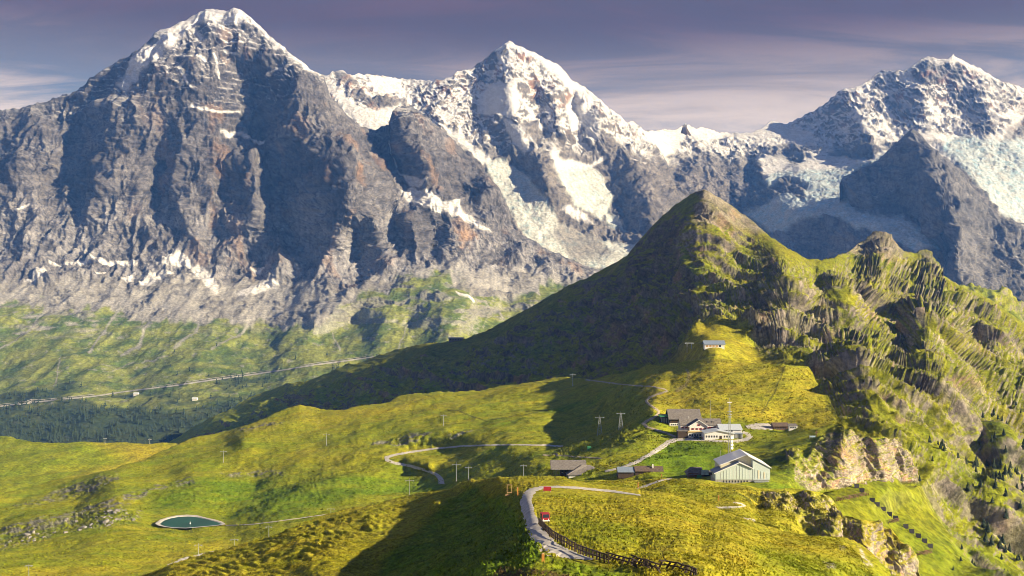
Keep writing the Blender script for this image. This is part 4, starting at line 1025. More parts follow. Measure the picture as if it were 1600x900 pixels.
dn = (p[:, 0] * 0.75 + p[:, 1] * 0.35 - p[:, 2] * 1.3)
tr = dn / 3.4 + 0.9 * fbm(p / 12, 3); saw = tr - np.floor(tr)
d += steps * 1.35 * (sstep(0.0, 0.5, saw) - sstep(0.5, 1.0, saw) - 0.5) * np.clip(0.6 + fbm(p / 14 + 2, 3), 0, 1.4)
d += shade * 1.0 * (ridged(p / np.array([8, 8, 14]), 4) - 0.4)
edge = masks(wx, wy, (), [(12, (735, 752), (765, 775), (788, 795), (803, 822), (820, 845), (842, 868))])
d += edge * 1.1 * (ridged(p / 4.5, 3) - 0.4)
Gd.displace(d, 0.3)
N = Gd.normals().reshape(-1, 3); p = Gd.p
g = 0.68 + 0.14 * fbm(np.stack([p[:, 0] / 20, p[:, 1] / 9, p[:, 2] / 4], -1), 3)
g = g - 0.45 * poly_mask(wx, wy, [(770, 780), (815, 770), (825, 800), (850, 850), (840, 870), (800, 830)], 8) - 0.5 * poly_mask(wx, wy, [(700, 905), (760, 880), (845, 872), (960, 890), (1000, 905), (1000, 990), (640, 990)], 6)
g = g - 0.30 * poly_mask(wx, wy, [(880, 800), (1000, 830), (1000, 860), (900, 850), (860, 820)], 12) - 0.28 * poly_mask(wx, wy, [(1180, 860), (1400, 880), (1400, 960), (1150, 960)], 16) - 0.6 * shade  # last term paints the bank's shadow as darker, greener turf
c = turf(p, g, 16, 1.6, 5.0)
speck = sstep(0.28, 0.5, fbm(p / 0.55 + 3, 2)) * 0.35
c = mixc(c, (0.12, 0.10, 0.015), speck)
soil = poly_mask(wx, wy, [(770, 905), (785, 890), (830, 887), (880, 893), (905, 905), (880, 990), (780, 990)], 3)
c = mixc(c, (0.10, 0.055, 0.032), soil * 0.85 * sstep(-0.6, 0.1, fbm(p / 0.8, 3)))
runnel = masks(wx * .4 + x * .6, wy * .4 + y * .6, (), [(1.1, (1062, 828), (1056, 842), (1045, 850), (1035, 862), (1036, 870), (1040, 878))])
c = mixc(c, (0.07, 0.06, 0.02), runnel * 0.8)
rk = rock_colour(p, (0.34, 0.31, 0.27), (0.60, 0.56, 0.50), 6, (0, 0), 1.0)
st = masks(wx, wy, [[(1285, 880), (1302, 884), (1306, 893), (1292, 892)], [(1312, 852), (1322, 855), (1320, 862), (1314, 860)], [(1340, 855), (1352, 866), (1362, 890), (1354, 888), (1345, 870)]], soft=2.5) * sstep(-0.2, 0.1, fbm(p / 1.6, 3))
c = c + (rk - c) * st[:, None]
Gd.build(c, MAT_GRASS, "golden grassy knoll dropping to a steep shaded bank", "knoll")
# ------------------------------------------------------------------ small things: helpers
def simple_mat(name, col, rough=0.7, metal=0.0, vary=0.15, scale=1.5, bump=0.0):
    m = bpy.data.materials.new(name)
    m.use_nodes = True
    b = NB(m.node_tree)
    bs = m.node_tree.nodes['Principled BSDF']
    tcn = b.n('ShaderNodeTexCoord')
    n1 = b.noise(tcn.outputs['Object'], scale, 5.0, 0.6)
    k = b.maprange(n1, 0.3, 0.7, 1 - vary, 1 + vary)
    rgb = b.n('ShaderNodeRGB'); rgb.outputs[0].default_value = (*col, 1)
    cc = b.n('ShaderNodeVectorMath', operation='SCALE')
    b.link(rgb.outputs[0], cc.inputs[0]); b.link(k, cc.inputs[3])
    b.link(cc.outputs[0], bs.inputs['Base Color'])
    bs.inputs['Roughness'].default_value = rough
    bs.inputs['Metallic'].default_value = metal
    if bump:
        bp = b.n('ShaderNodeBump'); bp.inputs['Distance'].default_value = bump
        b.link(n1, bp.inputs['Height']); b.link(bp.outputs[0], bs.inputs['Normal'])
    return m


MT = {
    'white_wall': simple_mat('white_render', (0.72, 0.71, 0.69), 0.85),
    'grey_roof': simple_mat('weathered_grey_roof', (0.17, 0.155, 0.145), 0.85, vary=0.3, scale=0.8),
    'brown_roof': simple_mat('brown_shingle_roof', (0.12, 0.085, 0.065), 0.85, vary=0.3, scale=0.9),
    'blue_roof': simple_mat('pale_sheet_metal_roof', (0.48, 0.53, 0.58), 0.45, vary=0.1),
    'dark_wood': simple_mat('dark_timber', (0.055, 0.036, 0.026), 0.85, vary=0.3),
    'wood': simple_mat('sun_bleached_timber', (0.48, 0.30, 0.13), 0.8, vary=0.2),
    'brown_wood': simple_mat('brown_timber', (0.15, 0.08, 0.045), 0.8, vary=0.3),
    'red': simple_mat('red_paint', (0.36, 0.022, 0.03), 0.5),
    'glass': simple_mat('dark_window_glass', (0.03, 0.04, 0.055), 0.12, vary=0.1),
    'steel': simple_mat('galvanised_steel', (0.42, 0.45, 0.46), 0.45, 0.35),
    'dark_steel': simple_mat('dark_steel_mesh', (0.022, 0.022, 0.026), 0.7),
    'concrete': simple_mat('concrete', (0.42, 0.40, 0.37), 0.9),
    'green_cladding': simple_mat('pale_green_cladding', (0.55, 0.64, 0.61), 0.6, vary=0.08),
    'cream_cladding': simple_mat('cream_cladding', (0.66, 0.62, 0.47), 0.6, vary=0.08),
    'white_metal': simple_mat('white_metal', (0.80, 0.81, 0.80), 0.4, vary=0.06),
    'slate_blue': simple_mat('slate_blue_roofing', (0.20, 0.25, 0.33), 0.5, vary=0.12),
    'awning': simple_mat('straw_coloured_awning', (0.55, 0.42, 0.20), 0.8),
    'green_paint': simple_mat('green_paint', (0.06, 0.28, 0.12), 0.6),
    'rubber': simple_mat('black_rubber', (0.02, 0.02, 0.02), 0.8),
    'path': simple_mat('pale_gravel', (0.50, 0.47, 0.42), 0.95, vary=0.22, scale=0.6, bump=0.05),
    'track': simple_mat('trodden_earth', (0.40, 0.34, 0.24), 0.95, vary=0.25, scale=0.4, bump=0.05),
    'rock': simple_mat('lichened_rock', (0.25, 0.235, 0.21), 0.9, vary=0.4, scale=0.7, bump=0.2),
    'bark': simple_mat('conifer_bark', (0.07, 0.05, 0.035), 0.9),
    'needles': simple_mat('conifer_needles', (0.020, 0.038, 0.014), 0.9, vary=0.45, scale=0.9, bump=0.3),
    'water': simple_mat('pond_water', (0.008, 0.085, 0.045), 0.3, vary=0.25, scale=0.04),
    'car_dark': simple_mat('dark_car_paint', (0.03, 0.035, 0.045), 0.25),
    'orange': simple_mat('orange_painted_post', (0.60, 0.26, 0.05), 0.7),
    'gallery': simple_mat('old_gallery_concrete', (0.30, 0.30, 0.29), 0.9),
    'board_blue': simple_mat('pale_blue_picture_board', (0.42, 0.58, 0.68), 0.6, vary=0.3, scale=0.5),
}


class MB:
    def __init__(self):
        self.v = []; self.f = []

    def add(self, v, f):
        k = len(self.v)
        self.v += [tuple(float(c) for c in q) for q in v]
        self.f += [tuple(i + k for i in q) for q in f]
        return self

    def box(self, x0, x1, y0, y1, z0, z1):
        return self.add([(x0, y0, z0), (x1, y0, z0), (x1, y1, z0), (x0, y1, z0), (x0, y0, z1), (x1, y0, z1), (x1, y1, z1), (x0, y1, z1)],
                        [(0, 3, 2, 1), (4, 5, 6, 7), (0, 1, 5, 4), (1, 2, 6, 5), (2, 3, 7, 6), (3, 0, 4, 7)])

    def prism(self, poly, y0, y1):
        """poly: (x,z) outline counter-clockwise seen from -y"""
        n = len(poly)
        v = [(x, y0, z) for x, z in poly] + [(x, y1, z) for x, z in poly]
        f = [tuple(range(n)), tuple(range(2 * n - 1, n - 1, -1))] + [(i, i + n, (i + 1) % n + n, (i + 1) % n) for i in range(n)]
        return self.add(v, f)

    def prism_x(self, poly, x0, x1):
        """poly: (y,z) outline, extruded along x"""
        n = len(poly)
        v = [(x0, y, z) for y, z in poly] + [(x1, y, z) for y, z in poly]
        f = [tuple(range(n - 1, -1, -1)), tuple(range(n, 2 * n))] + [(i, (i + 1) % n, (i + 1) % n + n, i + n) for i in range(n)]
        return self.add(v, f)

    def beam(self, a, b, w, w2=None):
        a, b = Vector(a), Vector(b)
        w2 = w if w2 is None else w2
        d = (b - a).normalized()
        up = Vector((0, 0, 1)) if abs(d.z) < 0.9 else Vector((0, 1, 0))
        s = d.cross(up).normalized(); t = s.cross(d)
        v = [a + s * w * i + t * w * j for i, j in ((-.5, -.5), (.5, -.5), (.5, .5), (-.5, .5))] + [b + s * w2 * i + t * w2 * j for i, j in ((-.5, -.5), (.5, -.5), (.5, .5), (-.5, .5))]
        return self.add(v, [(0, 3, 2, 1), (4, 5, 6, 7), (0, 1, 5, 4), (1, 2, 6, 5), (2, 3, 7, 6), (3, 0, 4, 7)])

    def cyl(self, a, b, r, r2=None, n=10):
        a, b = Vector(a), Vector(b)
        r2 = r if r2 is None else r2
        d = (b - a).normalized()
        up = Vector((0, 0, 1)) if abs(d.z) < 0.9 else Vector((0, 1, 0))
        s = d.cross(up).normalized(); t = d.cross(s)
        v = []
        for c, rr in ((a, r), (b, r2)):
            for k in range(n):
                an = 2 * math.pi * k / n
                v.append(c + s * math.cos(an) * rr + t * math.sin(an) * rr)
        f = [tuple(range(n - 1, -1, -1)), tuple(range(n, 2 * n))] + [(k, (k + 1) % n, (k + 1) % n + n, k + n) for k in range(n)]
        return self.add(v, f)

    def build(self, name, mat, parent=None, smooth=False, label=None):
        me = bpy.data.meshes.new(name)
        me.from_pydata(self.v, [], self.f)
        bm = bmesh.new(); bm.from_mesh(me)
        bmesh.ops.recalc_face_normals(bm, faces=bm.faces)
        bm.to_mesh(me); bm.free()
        if smooth:
            me.polygons.foreach_set('use_smooth', [True] * len(me.polygons))
        me.materials.append(MT[mat] if isinstance(mat, str) else mat)
        o = bpy.data.objects.new(name, me)
        COL.objects.link(o)
        if parent is not None:
            o.parent = parent
        if label: o['label'] = label
        return o


def thing(name, label, cat, loc, rz=0.0, group=None):
    o = bpy.data.objects.new(name, None)
    COL.objects.link(o)
    o.location = tuple(float(c) for c in loc); o.rotation_euler = (0, 0, rz)
    o.empty_display_size = 1.0
    return tag(o, label, cat, group)


def copy_tree(o, parent=None):
    c = o.copy(); COL.objects.link(c)
    if parent is not None:
        c.parent = parent
    for ch in [q for q in o.children]:
        copy_tree(ch, c)
    return c


def gable(t, x0, x1, y0, y1, h, rise, wall='white_wall', roof='grey_roof', axis='x', over=0.6, thick=0.35, low=2.5):
    """walls and a pitched roof; axis is the direction of the ridge"""
    w = MB()
    if axis == 'x':
        ym = (y0 + y1) / 2
        w.prism_x([(y0, -low), (y1, -low), (y1, h), (ym, h + rise), (y0, h)], x0, x1)
        r = MB()
        s = rise / (ym - y0)
        for sg, ye in ((-1, y0 - over), (1, y1 + over)):
            e = h - over * s
            r.prism_x([(ye, e + 0.02), (ye, e + thick), (ym, h + rise + thick), (ym, h + rise + 0.02)], x0 - over, x1 + over)
    else:
        xm = (x0 + x1) / 2
        w.prism([(x0, -low), (x1, -low), (x1, h), (xm, h + rise), (x0, h)], y0, y1)
        r = MB()
        s = rise / (xm - x0)
        for xe in (x0 - over, x1 + over):
            e = h - over * s
            r.prism([(xe, e + 0.02), (xe, e + thick), (xm, h + rise + thick), (xm, h + rise + 0.02)], y0 - over, y1 + over)
    return w.build('wall', wall, t), r.build('roof', roof, t)


def window(t, x, z, w, h, y, shutters=True, mat='glass'):
    g = MB().box(x - w / 2, x + w / 2, y - 0.06, y + 0.05, z, z + h).build('window', mat, t)
    MB().box(x - w / 2 - .1, x + w / 2 + .1, y - 0.16, y - 0.02, z - .14, z - 0.003).build('sill', 'white_metal', g)
    if shutters:
        for sx in (-1, 1):
            MB().box(x + sx * (w / 2 + .07) - .0 if sx > 0 else x - w / 2 - .07 - w * .62, x + w / 2 + .07 + w * .62 if sx > 0 else x - w / 2 - .07, y - 0.12, y - 0.03, z - .05, z + h + .05).build('shutter', 'red', g)
    return g


# ------------------------------------------------------------------ paths, road, pond
def strip(name, layer, left, right, mat, label, lift=0.18, n=None, across=5):
    """a surface strip between two edges given as photo points, laid on the terrain"""
    def res(pl, n):
        p = np.asarray(pl, float); s = np.concatenate([[0], np.cumsum(np.hypot(*np.diff(p, axis=0).T))])
        t = np.linspace(0, s[-1], n)
        return np.stack([np.interp(t, s, p[:, 0]), np.interp(t, s, p[:, 1])], -1)
    p = np.asarray(left, float)
    ln = np.hypot(*np.diff(p, axis=0).T).sum()
    n = n or max(8, int(ln / 2.2))
    a, b = res(left, n), res(right, n)
    rng = np.random.RandomState(int(ln) % 999)
    v = []
    for i in range(n):
        e0, e1 = rng.uniform(-.09, .09, 2)
        for k in range(across):
            f = k / (across - 1)
            f = f + (e0 if k == 0 else e1 if k == across - 1 else 0)
            q = layer.surf(a[i, 0] + (b[i, 0] - a[i, 0]) * f, a[i, 1] + (b[i, 1] - a[i, 1]) * f, 3)
            v.append((q[0], q[1], q[2] + (lift if 0 < k < across - 1 else lift * 0.35)))
    f = [(i * across + k, i * across + k + 1, (i + 1) * across + k + 1, (i + 1) * across + k) for i in range(n - 1) for k in range(across - 1)]
    o = MB().add(v, f).build(name, mat, smooth=True)
    for pl in o.data.polygons:
        if pl.normal.z < 0:
            pl.flip()
    return tag(o, label, name.replace('_', ' '), kind='structure')


def line_strip(name, layer, pts, mat, label, lift=0.18, across=3):
    """pts: (px, py, width in px)"""
    p = np.asarray(pts, float)
    d = np.gradient(p[:, :2], axis=0)
    d[:, 1] *= 2.2                       # foreshortened ground: widen mainly sideways
    nrm = np.stack([-d[:, 1], d[:, 0]], -1)
    nrm /= np.linalg.norm(nrm, axis=1, keepdims=True) + 1e-9
    off = nrm * (p[:, 2:3] / 2) * np.array([1.25, 0.62])
    return strip(name, layer, p[:, :2] + off, p[:, :2] - off, mat, label, lift, across=across)


strip('path', Gd, [(1000, 773.2), (960, 766.5), (900, 760.5), (870, 759.3), (845, 760), (826, 764), (816, 772), (813.5, 785), (815, 800), (819, 813), (824, 830), (832, 845), (843, 858), (856, 868), (880, 872), (925, 876)],
      [(1001, 775), (960, 770), (900, 764), (866, 762.4), (848, 764), (838, 768), (832, 776), (831.5, 788), (835, 802), (841, 816), (848, 828), (861, 842), (880, 855), (900, 864), (915, 870), (930, 875)], 'path', "pale gravel path curving round the golden knoll", 0.22)
line_strip('path', R, [(994, 765, 4), (1008, 760, 5), (1022, 754, 5), (1036, 750, 4), (1050, 747.6, 3)], 'path', "short pale path climbing behind the knoll crest", 0.3)
line_strip('path', R, [(1092, 795.5, 3), (1112, 793.6, 4), (1135, 793, 5), (1152, 793, 5), (1164, 790.5, 4), (1158, 787, 3), (1146, 785.5, 3)], 'path', "pale path winding across the grassy terrace", 0.3)
strip('path', R, [(1128, 804), (1150, 807), (1178, 811)], [(1150, 812.5), (1166, 815), (1182, 817)], 'path', "pale paved patch on the terrace edge", 0.3)
line_strip('path', K, [(690, 757, 7), (689, 750, 7), (683, 742, 6), (665, 735, 6), (640, 728, 6), (616, 723.5, 6), (604, 719, 6), (604, 714.5, 6), (618, 710.5, 5), (645, 706, 5), (680, 701, 4), (725, 697, 4), (770, 695.5, 4), (810, 695, 3.5), (845, 696, 3), (880, 697.5, 3)], 'path', "pale path winding in a hairpin through the green meadow", 0.5)
line_strip('road', K, [(945, 737, 4), (970, 731, 5), (992, 724, 6), (1012, 713, 7), (1032, 700, 8), (1046, 690.5, 9), (1058, 686.5, 9), (1075, 686.5, 6), (1100, 688, 6), (1125, 689.3, 6), (1150, 689.5, 7), (1166, 687, 8), (1172, 682.5, 8), (1168, 678, 6), (1160, 675, 5)], 'path', "grey service road leading up to the hotel", 0.35, across=4)
line_strip('path', K, [(1056, 683, 4), (1040, 676.5, 4), (1024, 671.5, 4), (1010, 667, 4.5), (1005.5, 662, 5), (1012, 657, 5), (1022, 652.5, 5), (1028, 648, 4.5), (1029, 642.5, 4), (1023, 638, 4), (1014, 632, 4), (1009.5, 626.5, 4), (1016, 620.5, 4), (1030, 615, 4), (1043, 611.5, 4), (1038, 608, 3), (1020, 604.5, 3), (995, 603, 3), (965, 600, 3), (940, 596.5, 3), (915, 593.5, 3)], 'track', "brown footpath climbing past the barn towards the golden hill", 0.5)
line_strip('path', K, [(848, 711, 3), (880, 712.5, 3.5), (910, 714.5, 3.5), (940, 716.5, 3)], 'track', "short footpath below the bumpy spur", 0.4)
line_strip('path', K, [(352, 821, 2), (390, 820, 2), (430, 815, 2), (470, 809.5, 2), (510, 804, 1.8), (545, 799, 1.8)], 'path', "thin pale track running from the pond along the meadow", 0.35)
line_strip('path', K, [(262, 884, 4), (285, 875, 5), (310, 868, 5), (340, 861, 4.5), (365, 856, 4)], 'path', "pale track under the lift pylons on the low meadow", 0.3)
strip('parking_area', K, [(1164, 665.5), (1178, 662), (1206, 661.5)], [(1168, 669.5), (1185, 671.5), (1208, 671.5)], 'path', "grey gravel parking area beside the brown cabin", 0.35, across=6)

# pond: level water inside a gravel rim
z0 = float(K.surf(297, 816)[2])
rim_px = [(242, 818), (250, 812), (262, 808), (277, 805), (292, 804), (308, 805), (323, 809), (337, 812), (347, 815), (353, 819), (346, 820.5), (330, 822), (310, 824), (290, 825.5), (272, 825), (256, 823), (247, 821)]
wat_px = [(250, 818.5), (256, 813.5), (266, 810), (279, 807.5), (292, 807), (307, 808), (322, 811.5), (334, 814.5), (341, 816.5), (345, 819), (338, 820.5), (325, 821.5), (308, 823), (290, 824.5), (273, 824), (260, 822.5), (253, 820.5)]
pts = np.array([K.surf(a, b) for a, b in rim_px])
zw = float(np.max(pts[:, 2])) + 0.5
def on_level(px, py, z):
    D = z * F / (HY - py)
    return (D * (px - 800) / F, D, z)
wv = [on_level(a, b, zw) for a, b in wat_px]
pond_o = MB().add(wv, [tuple(range(len(wv)))]).build('pond', 'water')
for pl in pond_o.data.polygons:
    if pl.normal.z < 0: pl.flip()
tag(pond_o, "small dark green mountain pond below the grassy bank", "pond", kind='structure')
n = len(rim_px)
ro = [on_level(a, b, zw - 4.0) for a, b in rim_px]; rm = [on_level(a, b, zw + 0.45) for a, b in rim_px]
ri = [on_level(a * .45 + c * .55, b * .45 + d_ * .55, zw + 0.4) for (a, b), (c, d_) in zip(rim_px, wat_px)]
rw = [on_level(c, d_, zw - 0.15) for c, d_ in wat_px]
rings = [ro, rm, ri, rw]
mbk = MB()
mbk.add([q for r_ in rings for q in r_], [(k * n + i, k * n + (i + 1) % n, (k + 1) * n + (i + 1) % n, (k + 1) * n + i) for k in range(3) for i in range(n)])
tag(mbk.build('pond_bank', 'path'), "pale gravel bank round the green pond", "bank", kind='structure')
fl = on_level(297, 818, zw)
t = thing('pond_float', "white float bobbing on the green pond", "float", fl)
t.scale = (.65, .65, .65)
MB().cyl((0, 0, -0.2), (0, 0, 0.5), 1.0, 0.9, 12).build('base', 'white_metal', t)
MB().cyl((0, 0, 0.5), (0, 0, 2.6), 0.45, 0.3, 10).build('mast', 'white_metal', t)
# ------------------------------------------------------------------ buildings
def base_at(layer, px, py):
    q = layer.surf(px, py)
    return Vector(q), q[1] / F       # point and metres per photo pixel


def chimney(t, x, y, z, h=1.6, w=0.5, mat='concrete'):
    return MB().box(x - w, x + w, y - w, y + w, z, z + h).build('chimney', mat, t)


# hotel
o, s = base_at(K, 1096, 683)
hz = o.z
t = thing('hotel', "white mountain hotel with grey roof and red window shutters", "hotel", o + Vector((0, 6, 0)))
wl, rf = gable(t, (1066 - 1096) * s, (1130 - 1096) * s, 2.0, 13.0, 8.6, 4.2, axis='x')
g = MB().prism([((1079 - 1096) * s, -2.5), ((1107 - 1096) * s, -2.5), ((1107 - 1096) * s, 8.4), ((1093.5 - 1096) * s, 12.9), ((1079 - 1096) * s, 8.4)], -1.5, 3.0).build('front_gable', 'white_wall', t)
xm, xa, xb = (1093.5 - 1096) * s, (1079 - 1096) * s, (1107 - 1096) * s
r = MB()
r.prism([(xa - 1.2, 7.65), (xa - 1.2, 8.0), (xm, 13.3), (xm, 12.95)], -2.4, 7.4)
r.prism([(xm, 12.95), (xm, 13.3), (xb + 1.2, 8.0), (xb + 1.2, 7.65)], -2.4, 7.4)
gr = r.build('gable_roof', 'grey_roof', t)
MB().beam((xa - 1.2, -2.45, 7.8), (xm, -2.45, 13.1), 0.45).beam((xm, -2.45, 13.1), (xb + 1.2, -2.45, 7.8), 0.45).build('bargeboard', 'white_metal', gr)
for x_ in (1084, 1090.5, 1096.5, 1103):
    for z_ in (2.4, 5.2):
        window(g, (x_ - 1096) * s, z_, 0.95, 1.35, -1.5)
window(g, (1093.5 - 1096) * s, 8.4, 1.0, 1.3, -1.5)
for x_ in (1069.5, 1075, 1111, 1115, 1119, 1124):
    for z_ in (3.0, 5.8):
        window(wl, (x_ - 1096) * s, z_, 0.9, 1.3, 2.0)
chimney(rf, (1081 - 1096) * s, 8.5, 11.6, 3.0)
for x_ in (1110, 1118):
    MB().box((x_ - 1096) * s - .9, (x_ - 1096) * s + .9, 3.6, 6.0, 9.6, 11.4).build('dormer', 'grey_roof', rf)
# low front wing
t = thing('annex', "low hotel annex with straw coloured flat roof and dark end bay", "annex", base_at(K, 1082, 684)[0])
MB().box((1075 - 1082) * s, (1101 - 1082) * s, 0, 5.5, -2, 4.4).build('wall', 'white_wall', t)
MB().box((1074 - 1082) * s, (1101.5 - 1082) * s, -0.8, 5.8, 4.41, 4.85).build('roof', 'awning', t)
MB().box((1059 - 1082) * s, (1075 - 1082) * s - .05, -0.3, 5.5, -2, 5.2).build('end_bay', 'dark_wood', t)
MB().box((1058.5 - 1082) * s, (1075.2 - 1082) * s, -0.7, 5.8, 5.21, 5.6).build('bay_roof', 'grey_roof', t)
for x_ in (1078, 1082, 1086, 1090, 1094, 1098):
    window(t, (x_ - 1082) * s, 1.4, 1.3, 1.5, 0.0, False)
# pale restaurant wing with sheet roofs
o2, s2 = base_at(K, 1124, 686)
t = thing('restaurant', "pale restaurant wing with slanting blue white sheet roofs", "restaurant", o2)
def q2(px): return (px - 1124) * s2
w = MB().prism([(q2(1101), -2), (q2(1147), -2), (q2(1147), 4.2), (q2(1122), 6.6), (q2(1101), 4.6)], 0, 12).build('wall', 'white_wall', t)
MB().prism([(q2(1100), 4.45), (q2(1122), 6.62), (q2(1122), 6.95), (q2(1100), 4.8)], -1, 13).prism([(q2(1122), 6.62), (q2(1148.5), 4.0), (q2(1148.5), 4.35), (q2(1122), 6.95)], -1, 13).build('roof', 'blue_roof', t)
for x_ in (1104, 1108, 1112, 1116, 1120, 1132, 1136, 1140):
    window(w, q2(x_), 1.2, 1.2, 1.6, 0.0, False)
MB().box(q2(1126) - 1.0, q2(1126) + 1.0, -0.1, 0.05, 0, 2.6).build('door', 'dark_wood', t)
wing = MB().prism_x([(8, -2), (24, -2), (24, 6.2), (16, 9.2), (8, 6.4)], q2(1128), q2(1163)).build('rear_wing', 'white_wall', t)
MB().prism_x([(7, 6.0), (16, 9.25), (16, 9.6), (7, 6.35)], q2(1127), q2(1164)).prism_x([(16, 9.25), (25, 5.9), (25, 6.25), (16, 9.6)], q2(1127), q2(1164)).build('rear_roof', 'blue_roof', wing)
for x_ in (1139, 1143, 1147):
    window(wing, q2(x_), 4.4, 1.2, 1.3, 8.0, False)
sun_room = MB().box(q2(1148), q2(1161), 2.0, 9.0, -2, 3.6).build('sun_room', 'glass', t)
for k in range(8):
    xx = q2(1148) + (q2(1161) - q2(1148)) * k / 7
    MB().box(xx - .08, xx + .08, 1.88, 1.99, 0, 3.6).build('mullion', 'white_metal', sun_room)
MB().box(q2(1147.4), q2(1161.6), 1.6, 9.4, 3.61, 3.9).build('sun_room_roof', 'slate_blue', sun_room)
# big barn behind and the dark shed
o3, s3 = base_at(K, 1070, 668)
t = thing('barn', "big timber barn with broad weathered grey roof behind the hotel", "barn", o3 + Vector((0, 8, 0)))
wl, rf = gable(t, (1049 - 1070) * s3, (1097 - 1070) * s3, 0, 18, 6.6, 6.6, 'dark_wood', 'grey_roof', 'x', 1.2)
MB().box((1048.6 - 1070) * s3, (1097.4 - 1070) * s3, -0.25, 18.2, -2.5, 2.6).build('plinth', 'white_wall', t)
for x_ in (1052, 1055, 1058, 1061):
    window(t, (x_ - 1070) * s3, 0.7, 1.0, 1.2, -0.27, False)
MB().box((1097.6 - 1070) * s3, (1101.5 - 1070) * s3, 1, 12, -2.5, 6.5).build('lean_to', 'grey_roof', t)
o4, s4 = base_at(K, 1040, 664)
t = thing('shed', "dark glazed shed with green roof edge beside the big barn", "shed", o4 + Vector((0, 5, 0)))
MB().box((1033 - 1040) * s4, (1048.2 - 1040) * s4, 0, 9, -2.5, 6.4).build('wall', 'dark_steel', t)
MB().box((1032 - 1040) * s4, (1048.4 - 1040) * s4, -.5, 9.4, 6.41, 7.1).build('roof', 'green_paint', t)
for x_ in (1035.5, 1039, 1042.5, 1046):
    window(t, (x_ - 1040) * s4, 0.8, 1.1, 4.2, 0.0, False, 'slate_blue')
# brown cabin and its small annex
o5, s5 = base_at(K, 1220, 672)
t = thing('cabin', "brown timber cabin standing beside the gravel parking area", "cabin", o5)
wl, rf = gable(t, -11 * s5, 11 * s5, 0, 8, 3.4, 2.0, 'brown_wood', 'brown_roof', 'x', 0.9)
for x_ in (-8, -4, 0, 4):
    window(wl, x_ * s5, 1.0, 1.1, 1.1, 0.0, False)
MB().box(7.0 * s5 - .5, 7.0 * s5 + .5, -.08, .04, 0, 2.2).build('door', 'dark_wood', t)
o6, s6 = base_at(K, 1240.5, 671.5)
t = thing('shed', "small pale roofed shed next to the brown cabin", "shed", o6 + Vector((0, 2, 0)))
MB().box(-6 * s6, 6.5 * s6, 0, 4, -2, 3.0).build('wall', 'white_wall', t)
MB().prism_x([(-.6, 2.9), (4.6, 3.8), (4.6, 4.05), (-.6, 3.15)], -6.6 * s6, 7 * s6).build('roof', 'grey_roof', t)
for x_ in (-3.5, 0, 3.5):
    window(t, x_ * s6, 0.9, 1.2, 1.1, 0.0, False)

# cable car station
o, s = base_at(K, 1160, 754)
S0 = 1160
def qs(px): return (px - S0) * s
def hs(py): return (754 - py) * s
t = thing('cable_car_station', "pale green cable car station with sharply folded white edged roof", "station", o)
MB().box(qs(1118), qs(1203), 0.5, 15, -3, hs(749.5)).build('plinth', 'concrete', t)
left_hall = MB().prism([(qs(1118), hs(749.4)), (qs(1175.8), hs(749.4)), (qs(1175.8), hs(733)), (qs(1155), hs(724)), (qs(1118), hs(740))], 0, 10).build('left_hall', 'green_cladding', t)
MB().prism([(qs(1115), hs(740.5)), (qs(1155), hs(723.2)), (qs(1155), hs(721.8)), (qs(1115), hs(739))], -0.9, 11).build('left_roof', 'slate_blue', left_hall)
MB().prism([(qs(1155), hs(723.2)), (qs(1176.5), hs(732.6)), (qs(1176.5), hs(731.4)), (qs(1155), hs(721.8))], -0.9, 3.5).build('roof_fold', 'white_metal', left_hall)
MB().beam((qs(1115), -1.0, hs(739.6)), (qs(1155), -1.0, hs(722.4)), 0.5).build('roof_edge', 'white_metal', left_hall)
main = MB().prism([(qs(1128), hs(749.3)), (qs(1203), hs(749.3)), (qs(1203), hs(731.5)), (qs(1169), hs(714)), (qs(1128), hs(729))], 4.0, 22).build('main_hall', 'cream_cladding', t)
MB().prism([(qs(1126), hs(729.3)), (qs(1169), hs(713)), (qs(1169), hs(711.7)), (qs(1126), hs(728))], 3.2, 23).prism([(qs(1169), hs(713)), (qs(1205), hs(731.8)), (qs(1205), hs(730.4)), (qs(1169), hs(711.7))], -0.6, 23).build('main_roof', 'white_metal', main)
tower = MB().prism([(qs(1176.2), hs(749.4)), (qs(1203.2), hs(749.4)), (qs(1203.2), hs(731.8)), (qs(1176.2), hs(718.5))], -0.1, 3.98).build('right_hall', 'green_cladding', t)
for k, x_ in enumerate((1179.5, 1184, 1188.5, 1193, 1197.5)):
    MB().box(qs(x_), qs(x_ + 2.4), -0.22, -0.11, hs(748), hs(735 + k * 1.6 - 2)).build('panel', 'cream_cladding' if k % 2 else 'green_cladding', tower)
for k in range(11):
    x_ = 1121 + k * 5
    top_ = min(np.interp(x_, [1118, 1155, 1176], [741.5, 726, 734.5]), 745)
    MB().box(qs(x_) - .06, qs(x_) + .06, -0.12, -0.003, hs(749), hs(top_)).build('rib', 'white_metal', left_hall)
for k in range(9):
    x_ = 1131 + k * 4.6
    MB().box(qs(x_) - .35, qs(x_) + .35, 0.35, 0.49, hs(754), hs(751)).build('vent', 'glass', t)
deck = MB().box(qs(1177), qs(1200), -3.5, 0.3, hs(752), hs(751)).build('loading_deck', 'steel', t)
for x_ in (1178, 1183, 1188, 1193, 1198):
    MB().beam((qs(x_), -3.2, hs(760)), (qs(x_), -3.2, hs(748)), 0.22).build('post', 'steel', deck)
for z_ in (748.2, 750):
    MB().beam((qs(1177), -3.2, hs(z_)), (qs(1200), -3.2, hs(z_)), 0.16).build('rail', 'steel', deck)
for a_, b_ in ((1178, 1188), (1188, 1178), (1188, 1198), (1198, 1188)):
    MB().beam((qs(a_), -3.1, hs(759)), (qs(b_), -3.1, hs(752)), 0.18).build('brace', 'steel', deck)

